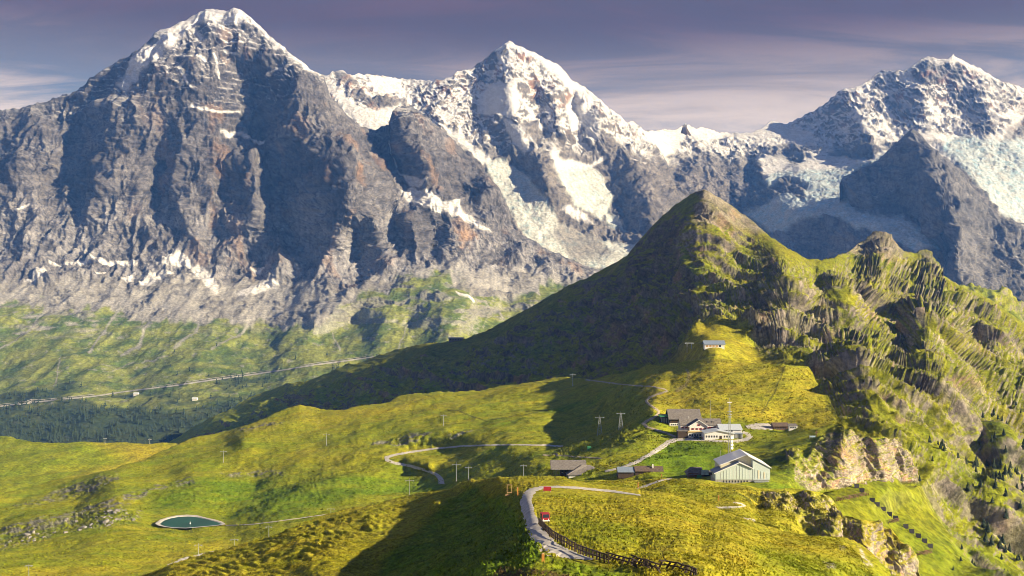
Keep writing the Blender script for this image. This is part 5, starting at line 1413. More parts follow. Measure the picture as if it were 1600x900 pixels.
# lattice mast
om = Vector(o) + Vector((qs(1153.5), 24.5, 0))
t = thing('radio_mast', "tall lattice radio mast with white dishes behind the cable car station", "mast", om)
Hm = 47.0
wd = lambda z: 0.75 - 0.45 * z / Hm
for sx in (-1, 1):
    for sy in (-1, 1):
        MB().beam((sx * wd(0), sy * wd(0), -3), (sx * wd(Hm), sy * wd(Hm), Hm), 0.2).build('leg', 'steel', t)
nz = 18
br = MB()
for k in range(nz):
    z_a, z_b = Hm * k / nz, Hm * (k + 1) / nz
    a, b = wd(z_a), wd(z_b)
    for (x0, y0, x1, y1) in ((-1, -1, 1, -1), (1, -1, 1, 1), (1, 1, -1, 1), (-1, 1, -1, -1)):
        br.beam((x0 * a, y0 * a, z_a), (x1 * b, y1 * b, z_b), 0.045)
        br.beam((x0 * b, y0 * b, z_b), (x1 * b, y1 * b, z_b), 0.045)
br.build('lattice', 'steel', t)
for z_, r_ in ((17.5, 0.9), (19.6, 1.0), (21.8, 0.8), (24.2, 0.9)):
    MB().cyl((1.1, -1.2, z_), (1.35, -1.75, z_ + .05), r_ * 0.55, r_, 14).build('dish', 'white_metal', t)
for z_ in (37.5, 39.2, 41.0):
    MB().cyl((0, 0, z_), (0, 0, z_ + 0.25), 1.5, 1.5, 14).build('antenna_ring', 'steel', t)
MB().box(-1.5, 1.5, -.4, .4, Hm - .2, Hm + .4).build('top_platform', 'white_metal', t)
MB().beam((0, 0, Hm + .5), (0, 0, Hm + 3.2), 0.12).build('spike', 'steel', t)
for px_, py_, h_, lab in ((1125.5, 737, 17.0, "thin steel pole beside the slate roof of the cable car station"), (1125, 659, 8.0, "thin flagpole rising above the hotel roofs")):
    oo, ss = base_at(K, px_, py_ + (12 if py_ < 700 else 6))
    if py_ < 700: oo = oo + Vector((0, 40, 0)); h_ = 20.0
    t = thing('pole', lab, "pole", oo)
    MB().cyl((0, 0, -2), (0, 0, h_), 0.16, 0.08, 8).build('shaft', 'steel', t)
    MB().cyl((0, 0, h_ * .55), (0, 0, h_ * .55 + .8), 0.3, 0.3, 8).build('junction_box', 'steel', t)

# chalets on the near side of the saddle
o, s = base_at(K, 898, 741)
t = thing('chalet', "long grey roofed chalet with an open end and a hipped second roof", "chalet", o)
def qc(px): return (px - 898) * s
MB().box(qc(876), qc(918), 3, 12, -3, 3.6).build('wall', 'dark_wood', t)
MB().prism_x([(-0.5, 3.2), (8, 8.4), (8, 8.8), (-0.5, 3.6)], qc(860.5), qc(917)).prism_x([(8, 8.4), (16, 3.2), (16, 3.6), (8, 8.8)], qc(860.5), qc(917)).build('long_roof', 'grey_roof', t)
for x_ in (864, 870):
    MB().beam((qc(x_), 0.2, -3), (qc(x_), 0.2, 3.6), 0.3).build('post', 'dark_wood', t)
hip = MB()
ex0, ex1, ey0, ey1 = qc(884), qc(942), -6.5, 9
hip.add([(ex0, ey0, 0.6), (ex1, ey0, 0.6), (ex1, ey1, 1.2), (ex0, ey1, 1.2), (qc(910), 1.5, 6.6), (qc(922), 3.0, 6.2)], [(0, 1, 5, 4), (1, 2, 5), (2, 3, 4, 5), (3, 0, 4), (0, 3, 2, 1)])
hip.build('hip_roof', 'grey_roof', t)
MB().box(qc(888), qc(938), -5.5, 8, -3, 0.75).build('hip_wall', 'white_wall', t)
for x_ in (879, 884):
    window(t, qc(x_), 0.9, 1.1, 1.3, 3.0, False)

o, s = base_at(K, 1000, 741)
t = thing('barn', "low row of three dark brown roofs sunk behind the knoll", "barn", o)
def qb(px): return (px - 1000) * s
for a_, b_, h_, m_ in ((965, 991.5, 2.6, 'slate_blue'), (992, 1017, 3.2, 'brown_roof'), (1017.5, 1037, 3.0, 'brown_roof')):
    MB().box(qb(a_) + .3, qb(b_) - .3, 0.5, 9.5, -3, h_ - .9).build('wall', 'dark_wood', t)
    MB().prism_x([(-.4, h_ - 1.3), (5, h_ + 1.3), (5, h_ + 1.6), (-.4, h_ - 1.0)], qb(a_), qb(b_)).prism_x([(5, h_ + 1.3), (10.4, h_ - 1.3), (10.4, h_ - 1.0), (5, h_ + 1.6)], qb(a_), qb(b_)).build('roof', m_, t)
chimney(t, qb(1021), 3, 3.6, 2.6, 0.45, 'white_wall')
o, s = base_at(K, 1095, 746)
t = thing('lodge', "dark roofed lodge with a pale blue picture board on its wall", "lodge", o)
def ql_(px): return (px - 1095) * s
MB().box(ql_(1077), ql_(1116), 2.0, 11, -3, 2.4).build('wall', 'brown_wood', t)
MB().add([(ql_(1074), 1.2, 1.0), (ql_(1098), 1.2, 1.9), (ql_(1100), 6.5, 5.6), (ql_(1081), 6.5, 5.6), (ql_(1074), 12, 1.6), (ql_(1100), 12, 1.6)], [(0, 1, 2, 3), (3, 2, 5, 4), (0, 3, 4), (1, 5, 2), (0, 4, 5, 1)]).build('roof', 'grey_roof', t)
MB().box(ql_(1098), ql_(1117), 1.0, 9, 2.42, 2.8).build('terrace_roof', 'grey_roof', t)
MB().box(ql_(1096), ql_(1107.5), 0.4, 0.6, 1.6, 4.8).build('picture_board', 'board_blue', t)
MB().box(ql_(1089), ql_(1096), -.3, .4, -1, 1.4).build('hatch', 'green_paint', t)
window(t, ql_(1106), -0.2, 4.0, 1.4, 2.0, False)

# hut on the golden hill and the lift head beside it
o, s = base_at(T, 1116, 543)
t = thing('mountain_hut', "long pale hut with slate blue roof on the golden hill", "hut", o)
MB().box(-15 * s, 16 * s, 0, 9, -3, 3.6).build('wall', 'white_wall', t)
MB().prism_x([(-.9, 3.3), (5, 7.4), (5, 7.8), (-.9, 3.7)], -16.5 * s, 17.5 * s).prism_x([(5, 7.4), (10, 3.4), (10, 3.8), (5, 7.8)], -16.5 * s, 17.5 * s).build('roof', 'slate_blue', t)
for k in range(5):
    MB().box((-11 + k * 5) * s - 1.2, (-11 + k * 5) * s + 1.2, -.12, .02, 0.6, 2.8).build('window', 'wood' if k < 4 else 'glass', t)
o, s = base_at(T, 712, 532)
t = thing('lift_station', "small dark lift station standing on the far shaded ridge", "station", o + Vector((0, 0, 1)))
MB().box(-11 * s, 12 * s, 0, 14, -8, 5).build('wall', 'grey_roof', t)
MB().box(-12.5 * s, 13 * s, -1.5, 15, 5.01, 7.2).build('roof', 'slate_blue', t)
for k in range(5):
    MB().box((-8 + k * 4) * s - 1.4, (-8 + k * 4) * s + 1.4, -.3, .05, 0.4, 3.4).build('window', 'glass', t)
# observatory on the icy pass
o = Vector(unproject(1070.0, 201.0, 7790.0))
t = thing('observatory', "tiny dark observatory on a rock knob of the icy pass", "observatory", o)
MB().cyl((10, 10, -90), (-2, 8, 14), 62, 16, 7).build('rock_knob', 'dark_wood', t)
MB().box(-16, 16, -6, 12, 6, 30).build('wall', 'grey_roof', t)
MB().cyl((4, 3, 30), (4, 3, 36), 8, 8, 12).build('drum', 'steel', t)
MB().cyl((4, 3, 36), (4, 3, 43), 8, 2.5, 12).build('dome', 'steel', t)
# valley houses
for px_, py_, lab in ((304, 626, "tiny white roofed farmhouse in the forest clearing"), (212, 618, "tiny farmhouse on the pasture above the dark forest")):
    o, s = base_at(E, px_, py_)
    t = thing('farmhouse', lab, "house", o)
    gable(t, -9, 9, 0, 12, 7, 5, 'white_wall', 'blue_roof', 'x', 1.0, low=6)

# railway line under the big wall: avalanche galleries
def gallery(pts, lab):
    P_ = [Vector(E.surf(a, b)) for a, b in densify(pts, 9)]
    t = thing('railway_gallery', lab, "gallery", P_[0], group="railway galleries under the big wall")
    roof, wall_, base_ = MB(), MB(), MB()
    for a, b in zip(P_[:-1], P_[1:]):
        a, b = a - P_[0], b - P_[0]
        d_ = (b - a); d_.z = 0; d_.normalize(); n_ = Vector((d_.y, -d_.x, 0))
        if n_.y > 0: n_ = -n_
        for m_, o0, o1, z_0, z_1 in ((roof, -3.5, 3.5, 5.0, 6.0), (base_, -2, 7, -2.5, 0.8)):
            v = [a + n_ * o0 + Vector((0, 0, z_0)), a + n_ * o1 + Vector((0, 0, z_0)), b + n_ * o1 + Vector((0, 0, z_0)), b + n_ * o0 + Vector((0, 0, z_0))]
            v += [q + Vector((0, 0, z_1 - z_0)) for q in v]
            m_.add(v, [(0, 3, 2, 1), (4, 5, 6, 7), (0, 1, 5, 4), (1, 2, 6, 5), (2, 3, 7, 6), (3, 0, 4, 7)])
        wall_.beam(a + n_ * 3.2 + Vector((0, 0, -2)), a + n_ * 3.2 + Vector((0, 0, 5.2)), 1.0)
    roof.build('roof', 'gallery', t); wall_.build('pillar_row', 'gallery', t); base_.build('track_bed', 'gallery', t)
gallery([(-30, 638), (0, 634), (60, 627), (110, 622), (147, 618)], "pale railway gallery at the edge of the dark forest")
gallery([(238, 606), (270, 602), (330, 593), (390, 585), (436, 578)], "long pale railway gallery crossing the pasture below the big wall")
gallery([(470, 573), (500, 568), (540, 563), (582, 557)], "pale railway gallery disappearing behind the shaded ridge")

line_strip('railway', E, [(-30, 639.5, 3), (0, 635.5, 3), (60, 628.5, 3), (110, 623.5, 3), (147, 619.5, 3), (190, 613, 3), (238, 607, 3), (270, 603.3, 3), (330, 594.5, 3), (390, 586.3, 3), (436, 579.5, 3), (470, 574.3, 3), (500, 569.5, 3), (540, 564.3, 3), (584, 558, 3)], 'gallery', "thin pale railway line along the foot of the pastures", 3.5)
# ------------------------------------------------------------------ pylons
def lift_pylon(layer, px, py, hpx, lab, arm=1.0, lattice=False):
    o, s = base_at(layer, px, py)
    h = hpx * s
    t = thing('lift_pylon', lab, "pylon", o, group="lift pylons on the meadows")
    w = max(0.35, 0.55 * s)
    if lattice:
        b = h * 0.14
        for sx in (-1, 1):
            for sy in (-1, 1):
                MB().beam((sx * b, sy * b, -1.5), (sx * b * .22, sy * b * .22, h * .92), w * .55).build('leg', 'steel', t)
        m = MB()
        for k in range(7):
            za, zb = h * .92 * k / 7, h * .92 * (k + 1) / 7
            ba, bb = b * (1 - .78 * k / 7), b * (1 - .78 * (k + 1) / 7)
            for sy in (-1, 1):
                m.beam((-ba, sy * ba, za), (bb, sy * bb, zb), w * .3).beam((ba, sy * ba, za), (-bb, sy * bb, zb), w * .3)
        m.build('lattice', 'steel', t)
    else:
        MB().cyl((0, 0, -1.5), (0, 0, h * .95), w * .75, w * .5, 8).build('shaft', 'steel', t)
    aw = h * 0.22 * arm
    arm_o = MB().beam((-aw, 0, h * .93), (aw, 0, h * .93), w * .75).build('cross_arm', 'steel', t)
    for sx in (-1, 1):
        MB().box(sx * aw - w * 1.3, sx * aw + w * 1.3, -w * 2.6, w * 2.6, h * .93 - w * 1.2, h * .93 - w * .4).build('roller_set', 'steel', arm_o)
    MB().beam((0, 0, h * .95), (0, 0, h * 1.06), w * .6).build('tip', 'steel', t)
    MB().box(-w * 1.4, w * 1.4, -w * 1.4, w * 1.4, -1.5, 0.5).build('footing', 'concrete', t)
    return t


lift_pylon(K, 937, 679, 29, "tall lattice pylon by the shaded hollow, farther from the big barn", 1.0, True)
lift_pylon(K, 970, 671, 27, "tall lattice pylon by the shaded hollow, nearer the big barn", 1.0, True)
for px_, py_, h_, lab in ((895, 603, 19, "pylon beside the footpath on the far crest"), (693, 666, 18, "pylon above the pale rock outcrop"), (510, 696, 19, "pylon on the golden slope between the rock outcrop and the dark hollow"), (349, 723, 19, "pylon over the dark hollow above the rock band"),
                          (713, 752, 28, "pylon next to the end of the hairpin path"), (732, 750, 21, "shorter pylon just behind the knoll crest"), (818, 746, 20, "pylon standing alone beside the open end of the long chalet"), (640, 776, 27, "pylon at the foot of the golden flank"),
                          (517, 810, 16, "pylon where the thin track meets the golden flank"), (420, 840, 18, "pylon on the low meadow above the stepped bank, facing the pond"), (310, 872, 22, "pylon standing over the pale track on the low meadow"), (366, 858, 16, "wide armed pylon at the edge of the stepped bank"), (45, 902, 20, "pylon alone on the low meadow away from the pond")):
    lay = K
    lift_pylon(lay, px_, py_, h_, "grey lift " + lab, 1.5 if h_ in (16,) else 1.0)
for px_, py_ in ((164, 691), (234, 691)):
    lift_pylon(A, px_, py_ + 1.5, 8, "grey lift pylon on the crest of the far meadow hump" if px_ < 200 else "grey lift pylon at the golden end of the far meadow hump")
o, s = base_at(T, 1077, 549)
t = thing('lift_gantry', "steel T shaped lift gantry beside the blue roofed hut", "gantry", o)
for x_ in (-3.5, 3.5):
    MB().beam((x_ * s, 0, -2), (x_ * s, 0, 13 * s), 0.6).build('leg', 'steel', t)
MB().beam((-6.5 * s, 0, 13 * s), (6.5 * s, 0, 13 * s), 0.9).build('cross_beam', 'steel', t)
for x_ in (-6, 6):
    MB().box(x_ * s - .6, x_ * s + .6, -2, 2, 12.0 * s, 13 * s - .46).build('roller_set', 'steel', t)

# ------------------------------------------------------------------ vehicles
def car(px, py, mat, lab, rz):
    o, s = base_at(K, px, py)
    t = thing('parked_car', lab, "car", o + Vector((0, 0, 0.35)), rz, group="cars parked in front of the hotel")
    prof = [(-2.1, .35), (2.1, .35), (2.15, .8), (1.5, .95), (.9, 1.45), (-1.0, 1.5), (-1.8, 1.0), (-2.15, .85)]
    MB().prism(prof, -.85, .85).build('body', mat, t)
    MB().prism([(1.38, .98), (.86, 1.4), (-.95, 1.44), (-1.62, 1.0)], -.87, -.851).prism([(1.38, .98), (.86, 1.4), (-.95, 1.44), (-1.62, 1.0)], .851, .87).build('side_window', 'glass', t)
    for x_ in (-1.35, 1.35):
        for y_ in (-.86, .66):
            w_ = MB().cyl((x_, y_, .33), (x_, y_ + .2, .33), .33, .33, 12).build('wheel', 'rubber', t)
            MB().cyl((x_, y_ - .015 if y_ < 0 else y_ + .201, .33), (x_, y_ - .001 if y_ < 0 else y_ + .215, .33), .18, .18, 10).build('rim', 'steel', w_)
    for y_ in (-.6, .6):
        MB().box(2.1, 2.17, y_ - .2, y_ + .2, .62, .8).build('headlight', 'white_metal', t)
car(1081, 685, 'white_metal', "white car parked before the straw roofed annex", 0.2)
car(1088.5, 685.2, 'car_dark', "dark car parked beside the white car at the annex", 0.3)
car(1101.5, 686.2, 'red', "small red car parked by the pale restaurant wing", 0.15)

# red utility truck on the path
o, s = base_at(Gd, 851, 820)
t = thing('utility_truck', "small red utility truck parked at the top of the slatted fence", "truck", o + Vector((0.3, 1.2, 0.1)), math.radians(6))
t.scale = (.82, .82, .82)
MB().box(-.95, .95, -0.1, 3.6, .55, 1.15).build('chassis', 'dark_steel', t)
cab = MB().prism_x([(-.25, .6), (-.25, 1.35), (0.0, 2.35), (1.4, 2.4), (1.5, .6)], -.98, .98).build('cab', 'red', t)
MB().add([(-.82, -.29, 1.42), (.82, -.29, 1.42), (.78, -.06, 2.22), (-.78, -.06, 2.22)], [(0, 1, 2, 3)]).build('windscreen', 'glass', cab)
for x_ in (-.985, .985):
    MB().box(min(x_, x_ * 1.012), max(x_, x_ * 1.012), .15, 1.2, 1.4, 2.15).build('side_window', 'glass', cab)
MB().box(-1.0, 1.0, 1.6, 3.7, 1.16, 1.9).build('load_bed', 'red', t)
MB().box(-1.0, 1.0, -.42, -.26, .5, .78).build('bumper', 'white_metal', t)
for x_ in (-.68, .68):
    MB().cyl((x_, -.3, 1.0), (x_, -.24, 1.0), .15, .15, 10).build('headlight', 'white_metal', cab)
    for y_ in (.45, 2.9):
        w_ = MB().cyl((x_ * 1.05 - .14, y_, .42), (x_ * 1.05 + .14, y_, .42), .43, .43, 14).build('wheel', 'rubber', t)
        MB().cyl((x_ * 1.05 - .15, y_, .42), (x_ * 1.05 + .15, y_, .42), .2, .2, 10).build('rim', 'steel', w_)
for x_ in (-1.12, 1.12):
    MB().box(x_ - .1, x_ + .1, -.2, -.1, 1.5, 1.8).build('mirror', 'dark_steel', cab)
# red bench
o, s = base_at(Gd, 855, 769)
t = thing('bench', "big red bench beside the bend of the pale path", "bench", o, math.radians(-6))
MB().box(-1.15, 1.15, -.1, .55, .42, .55).build('seat', 'red', t)
MB().add([(-1.15, .5, .5), (1.15, .5, .5), (1.15, .75, 1.5), (-1.15, .75, 1.5), (-1.15, .6, .5), (1.15, .6, .5), (1.15, .85, 1.5), (-1.15, .85, 1.5)], [(0, 1, 2, 3), (7, 6, 5, 4), (0, 4, 5, 1), (1, 5, 6, 2), (2, 6, 7, 3), (3, 7, 4, 0)]).build('backrest', 'red', t)
for x_ in (-1, 1):
    MB().box(x_ - .09, x_ + .09, -.05, .7, -.3, .42).build('leg', 'concrete', t)
# timber frame and posts
o, s = base_at(Gd, 796, 773)
t = thing('timber_frame', "tall sun bleached timber picture frame on the grassy crest", "frame", o)
for x_ in (-.72, .72):
    MB().box(x_ - .09, x_ + .09, -.09, .09, -.4, 3.0).build('post', 'wood', t)
for z_ in (.62, 3.0):
    MB().box(-.81, .81, -.085, .085, z_, z_ + .17).build('crossbar', 'wood', t)
MB().box(-1.3, 1.6, -.9, .9, -.25, .06).build('platform', 'wood', t)
for lay, px_, py_, hp, w_, lab in ((Gd, 809, 775, 13, .17, "wooden post between the timber frame and the pale path"), (Gd, 848.5, 878, 12.5, .19, "orange wooden post at the foot of the slatted path"), (R, 997, 763, 9, .22, "wooden post where the short path starts behind the crest"), (K, 1034, 749, 8, .22, "wooden post in front of the low brown roofs"), (R, 1123, 783, 8, .2, "wooden post on the grassy terrace")):
    o, s = base_at(lay, px_, py_)
    t = thing('waymark_post', lab, "post", o)
    h_ = hp * s
    MB().box(-w_, w_, -w_, w_, -.8, h_).build('shaft', 'orange', t)
    MB().add([(-w_, -w_, h_ + .003), (w_, -w_, h_ + .003), (w_, w_, h_ + .003), (-w_, w_, h_ + .003), (0, 0, h_ + w_ * .9)], [(0, 1, 4), (1, 2, 4), (2, 3, 4), (3, 0, 4), (3, 2, 1, 0)]).build('cap', 'wood', t)
# container and small viewing rail
o, s = base_at(K, 921, 703)
t = thing('container', "small green container below the bumpy spur", "container", o)
MB().box(-3 * s, 3 * s, 0, 2.4, -1, 2.4).build('body', 'green_paint', t)
for k in range(7):
    MB().box((-2.6 + k * .85) * s - .06, (-2.6 + k * .85) * s + .06, -.07, -.003, -.4, 2.2).build('rib', 'green_paint', t)
o, s = base_at(K, 1272, 684)
t = thing('viewing_rail', "pale blue viewing rail with a timber cross on the cliff edge", "railing", o)
MB().box(-7 * s, 2 * s, -.1, .1, .35, 1.5).build('panel', 'board_blue', t)
for k in range(5):
    MB().beam(((-7 + k * 2.25) * s, .2, -1), ((-7 + k * 2.25) * s, .2, 1.7), .14).build('post', 'steel', t)
MB().box(3.6 * s - .15, 3.6 * s + .15, -.15, .15, -1, 5.4).build('cross_post', 'brown_wood', t)
MB().box(3.6 * s - 1.2, 3.6 * s + 1.2, -.14, .14, 3.6, 3.95).build('cross_bar', 'brown_wood', t)

# ------------------------------------------------------------------ fences
def slat_fence(pts, spacing, h, lab, lean=0.0, mat='dark_wood', rails=(0.45, 0.9), w=0.2, layer=None, name='slat_fence', group=None):
    layer = layer or Gd
    P_ = [Vector(layer.surf(a, b)) for a, b in densify(pts, 3)]
    t = thing(name, lab, "fence", P_[0], group=group)
    acc, nxt, posts = 0.0, 0.0, []
    for a, b in zip(P_[:-1], P_[1:]):
        L = (b - a).length
        while nxt <= acc + L:
            posts.append(a.lerp(b, (nxt - acc) / max(L, 1e-6)) - P_[0]); nxt += spacing
        acc += L
    bm0 = MB().box(-w / 2, w / 2, -w / 2, w / 2, -.5, h)
    proto = bm0.build('post', mat, t)
    for k, q in enumerate(posts):
        o_ = proto if k == 0 else proto.copy()
        if k: COL.objects.link(o_); o_.parent = t
        o_.location = q; o_.rotation_euler = (lean + 0.05 * math.sin(k * 2.1), lean * .6, 0.3 * k)
    for rz_ in rails:
        m = MB()
        for a, b in zip(posts[:-1], posts[1:]):
            m.beam(a + Vector((0, -.02, h * rz_)), b + Vector((0, -.02, h * rz_)), w * .8)
        m.build('rail', mat, t)
    return t


slat_fence([(842, 819), (850, 828), (862, 840), (880, 852), (900, 863)], 2.0, 1.5, "dark slatted fence curving down the right edge of the pale path", group=None)
slat_fence([(900, 863), (920, 871), (940, 878), (955, 883)], 1.9, 1.4, "lower run of the dark slatted fence along the path foot")
slat_fence([(947, 873.5), (965, 879), (985, 885), (997, 889)], 1.3, 1.1, "dark slatted fence lying closest below the path foot", 0.5)
slat_fence([(987, 879.5), (1005, 885), (1022, 891), (1035, 896)], 1.3, 1.1, "middle dark slatted fence on the golden slope", 0.5)
slat_fence([(1030, 885.5), (1050, 890), (1072, 896), (1092, 903)], 1.3, 1.1, "outermost dark slatted fence on the golden slope", 0.5)
for pts, lab in (([(1306, 784), (1322, 781), (1340, 777.5), (1357, 774)], "long rusty snow fence across the green slope under the big cliff"), ([(1388, 818), (1397, 816.5), (1406, 815)], "short rusty snow fence beside the row of dark panels"), ([(1432, 868.5), (1445, 866.5), (1459, 864)], "rusty snow fence at the lower end of the dark panels")):
    slat_fence(pts, 1.9, 2.6, lab, 0.45, 'brown_wood', (0.3, 0.6, 0.95), 0.26, T, 'snow_fence')
# avalanche panels
proto = None
for k, (px_, py_) in enumerate(((1331, 755), (1339, 763), (1347, 770), (1363, 785), (1371, 792), (1380.5, 799), (1390, 807), (1399.5, 813), (1416, 826.5), (1425, 834), (1435, 841), (1445, 849), (1454, 857))):
    o, s = base_at(T, px_, py_)
    if proto is None:
        t = proto = thing('avalanche_barrier', "dark steel avalanche panel in the slanting row on the green slope", "barrier", o, math.radians(-10), "avalanche panels in a slanting row")
        MB().add([(-1.5, 0, .2), (1.5, 0, .2), (1.7, .9, 2.9), (-1.7, .9, 2.9), (-1.5, .12, .2), (1.5, .12, .2), (1.7, 1.02, 2.9), (-1.7, 1.02, 2.9)], [(0, 1, 2, 3), (7, 6, 5, 4), (0, 4, 5, 1), (1, 5, 6, 2), (2, 6, 7, 3), (3, 7, 4, 0)]).build('panel', 'dark_steel', t)
        for x_ in (-1.2, 1.2):
            MB().beam((x_, .1, -1), (x_ * 1.1, 1.1, 3.0), .18).build('post', 'dark_steel', t)
            MB().beam((x_, 2.2, -1), (x_, .75, 2.0), .14).build('strut', 'dark_steel', t)
    else:
        t = copy_tree(proto); t.location = o
        t.rotation_euler.z = math.radians(-10 + 6 * math.sin(k * 1.7))

# ------------------------------------------------------------------ boulders
rng = random.Random(11)
def boulder_mesh(seed):
    r_ = np.random.RandomState(seed)
    bm = bmesh.new()
    bmesh.ops.create_icosphere(bm, subdivisions=2, radius=1.0)
    for v in bm.verts:
        n_ = v.co.normalized()
        k_ = 1 + 0.28 * float(perlin(np.array([[n_.x * 1.4 + seed, n_.y * 1.4, n_.z * 1.4]]))[0]) * 1.6
        v.co = Vector((n_.x * 1.25, n_.y, n_.z * .72)) * k_
        for ax in range(3):
            lim = (1.0, .85, .55)[ax]
            v.co[ax] = max(-lim, min(lim, v.co[ax]))
    me = bpy.data.meshes.new('boulder'); bm.to_mesh(me); bm.free()
    me.materials.append(MT['rock'])
    return me
BM = [boulder_mesh(k) for k in range(5)]
field = [(0, 845), (60, 825), (120, 805), (190, 795), (225, 798), (215, 815), (150, 825), (90, 835), (40, 850), (0, 862)]
cnt = 0
while cnt < 50:
    px_, py_ = rng.uniform(0, 226), rng.uniform(795, 862)
    if not in_poly(np.array([px_]), np.array([py_]), field)[0]:
        continue
    q = K.surf(px_, py_)
    o_ = bpy.data.objects.new('boulder', BM[cnt % 5]); COL.objects.link(o_)
    sc_ = rng.uniform(.8, 2.0) * (1.5 if rng.random() < .2 else 1)
    o_.location = (q[0], q[1], q[2] + .15 * sc_); o_.scale = (sc_, sc_ * rng.uniform(.7, 1.2), sc_ * rng.uniform(.7, 1.3))
    o_.rotation_euler = (rng.uniform(-.4, .4), rng.uniform(-.4, .4), rng.uniform(0, 6.3))
    tag(o_, "pale grey boulder in the rock field below the grassy ledge", "boulder", "boulders in the rock field near the pond")
    cnt += 1

# ------------------------------------------------------------------ conifers
def conifer_verts(seed, tiers=6, n=8):
    r_ = random.Random(seed); v, f = [], []
    for k in range(tiers):
        z0_ = 0.10 + 0.86 * k / tiers; z1_ = z0_ + 0.30 * (1 - .5 * k / tiers)
        rad = 0.23 * (1 - k / tiers) ** 0.85 + 0.02
        b = len(v)
        for j in range(n):
            a = 2 * math.pi * (j + .5 * (k % 2)) / n
            rr = rad * r_.uniform(.62, 1.25)
            v.append((math.cos(a) * rr, math.sin(a) * rr, z0_ + r_.uniform(-.03, .03)))
        v.append((0, 0, min(1.0, z1_)))
        f += [(b + j, b + (j + 1) % n, b + n) for j in range(n)]
    return v, f
def forest_object(layer_pts, name, lab, hrange):
    v0 = [conifer_verts(k, 3, 5) for k in range(6)]
    V, Fc, off_ = [], [], 0
    r_ = np.random.RandomState(3)
    for i, q in enumerate(layer_pts):
        v, f = v0[i % 6]
        h_ = r_.uniform(*hrange)
        a = np.array(v) * np.array([h_ * 1.05, h_ * 1.05, h_]) + np.array(q) - np.array([0, 0, .4])
        V.append(a); Fc.append(np.array(f) + off_); off_ += len(v)
    V = np.concatenate(V); Fc = np.concatenate(Fc)
    me = bpy.data.meshes.new(name); me.from_pydata(V.tolist(), [], Fc.tolist())
    me.materials.append(MT['needles'])
    o_ = bpy.data.objects.new(name, me); COL.objects.link(o_)
    return tag(o_, lab, "forest", kind='stuff')
r_ = np.random.RandomState(8)
pts = []
ex, ey, ep = E.x, E.y, E.p
sel = np.where((ey > 575) & (ex > -60) & (ex < 640))[0]
dens_ = sstep(-0.12, 0.22, fbm(ep[sel] / 260 + 1.7, 5) + (ey[sel] - np.interp(ex[sel], [-420, 0, 200, 400, 600], [622, 622, 625, 606, 588])) / 60)
dens_ *= 1 - masks(ex[sel], ey[sel], [[(110, 600), (260, 590), (330, 612), (300, 632), (240, 632), (130, 622)]], (), 10) * .85
keep = r_.rand(len(sel)) < dens_ * 0.055
pts = ep[sel[keep]]
sc2 = np.where((ey > 540) & (ex > 250) & (ex < 640))[0]
pts2 = ep[sc2[(r_.rand(len(sc2)) < 0.006 * sstep(0.0, 0.4, fbm(ep[sc2] / 120 + 3, 3)))]]
pts = np.concatenate([pts, pts2])
forest_object(pts, 'forest', "dark conifer forest filling the valley floor", (13, 26))

def single_tree(seed):
    v, f = conifer_verts(seed, 7, 9)
    me = bpy.data.meshes.new('crown'); me.from_pydata(v, [], f); me.materials.append(MT['needles'])
    tr = MB().cyl((0, 0, -.12), (0, 0, .55), .022, .008, 6)
    return me, tr
crown_me = [single_tree(40 + k)[0] for k in range(5)]
tk = MB().cyl((0, 0, -.12), (0, 0, .5), .025, .01, 6)
trunk_me = bpy.data.meshes.new('trunk'); trunk_me.from_pydata(tk.v, [], tk.f); trunk_me.materials.append(MT['bark'])
rng = random.Random(21)
zones = [([(1560, 700), (1600, 720), (1600, 790), (1560, 780), (1520, 730)], 30, (6, 11)), ([(1500, 760), (1560, 760), (1600, 800), (1600, 890), (1560, 880), (1520, 820)], 18, (5, 9)), ([(1430, 690), (1500, 700), (1540, 750), (1480, 760), (1430, 720)], 16, (4, 7)), ([(1480, 850), (1600, 870), (1600, 900), (1480, 900)], 14, (3, 5)), ([(1520, 640), (1600, 650), (1600, 700), (1560, 690)], 16, (5, 9))]
for poly, n_, hr in zones:
    k = 0
    xs_ = [q[0] for q in poly]; ys_ = [q[1] for q in poly]
    while k < n_:
        px_, py_ = rng.uniform(min(xs_), max(xs_)), rng.uniform(min(ys_), max(ys_))
        if not in_poly(np.array([px_]), np.array([py_]), poly)[0]:
            continue
        q = T.surf(px_, py_)
        t = thing('conifer', "dark conifer scattered on the steep slope below the crags", "tree", q, rng.uniform(0, 6), "conifers scattered on the steep slope")
        h_ = rng.uniform(*hr)
        t.scale = (h_ * 1.1, h_ * 1.1, h_)
        for nm, me in (('crown', crown_me[k % 5]), ('trunk', trunk_me)):
            c_ = bpy.data.objects.new(nm, me); COL.objects.link(c_); c_.parent = t
        k += 1

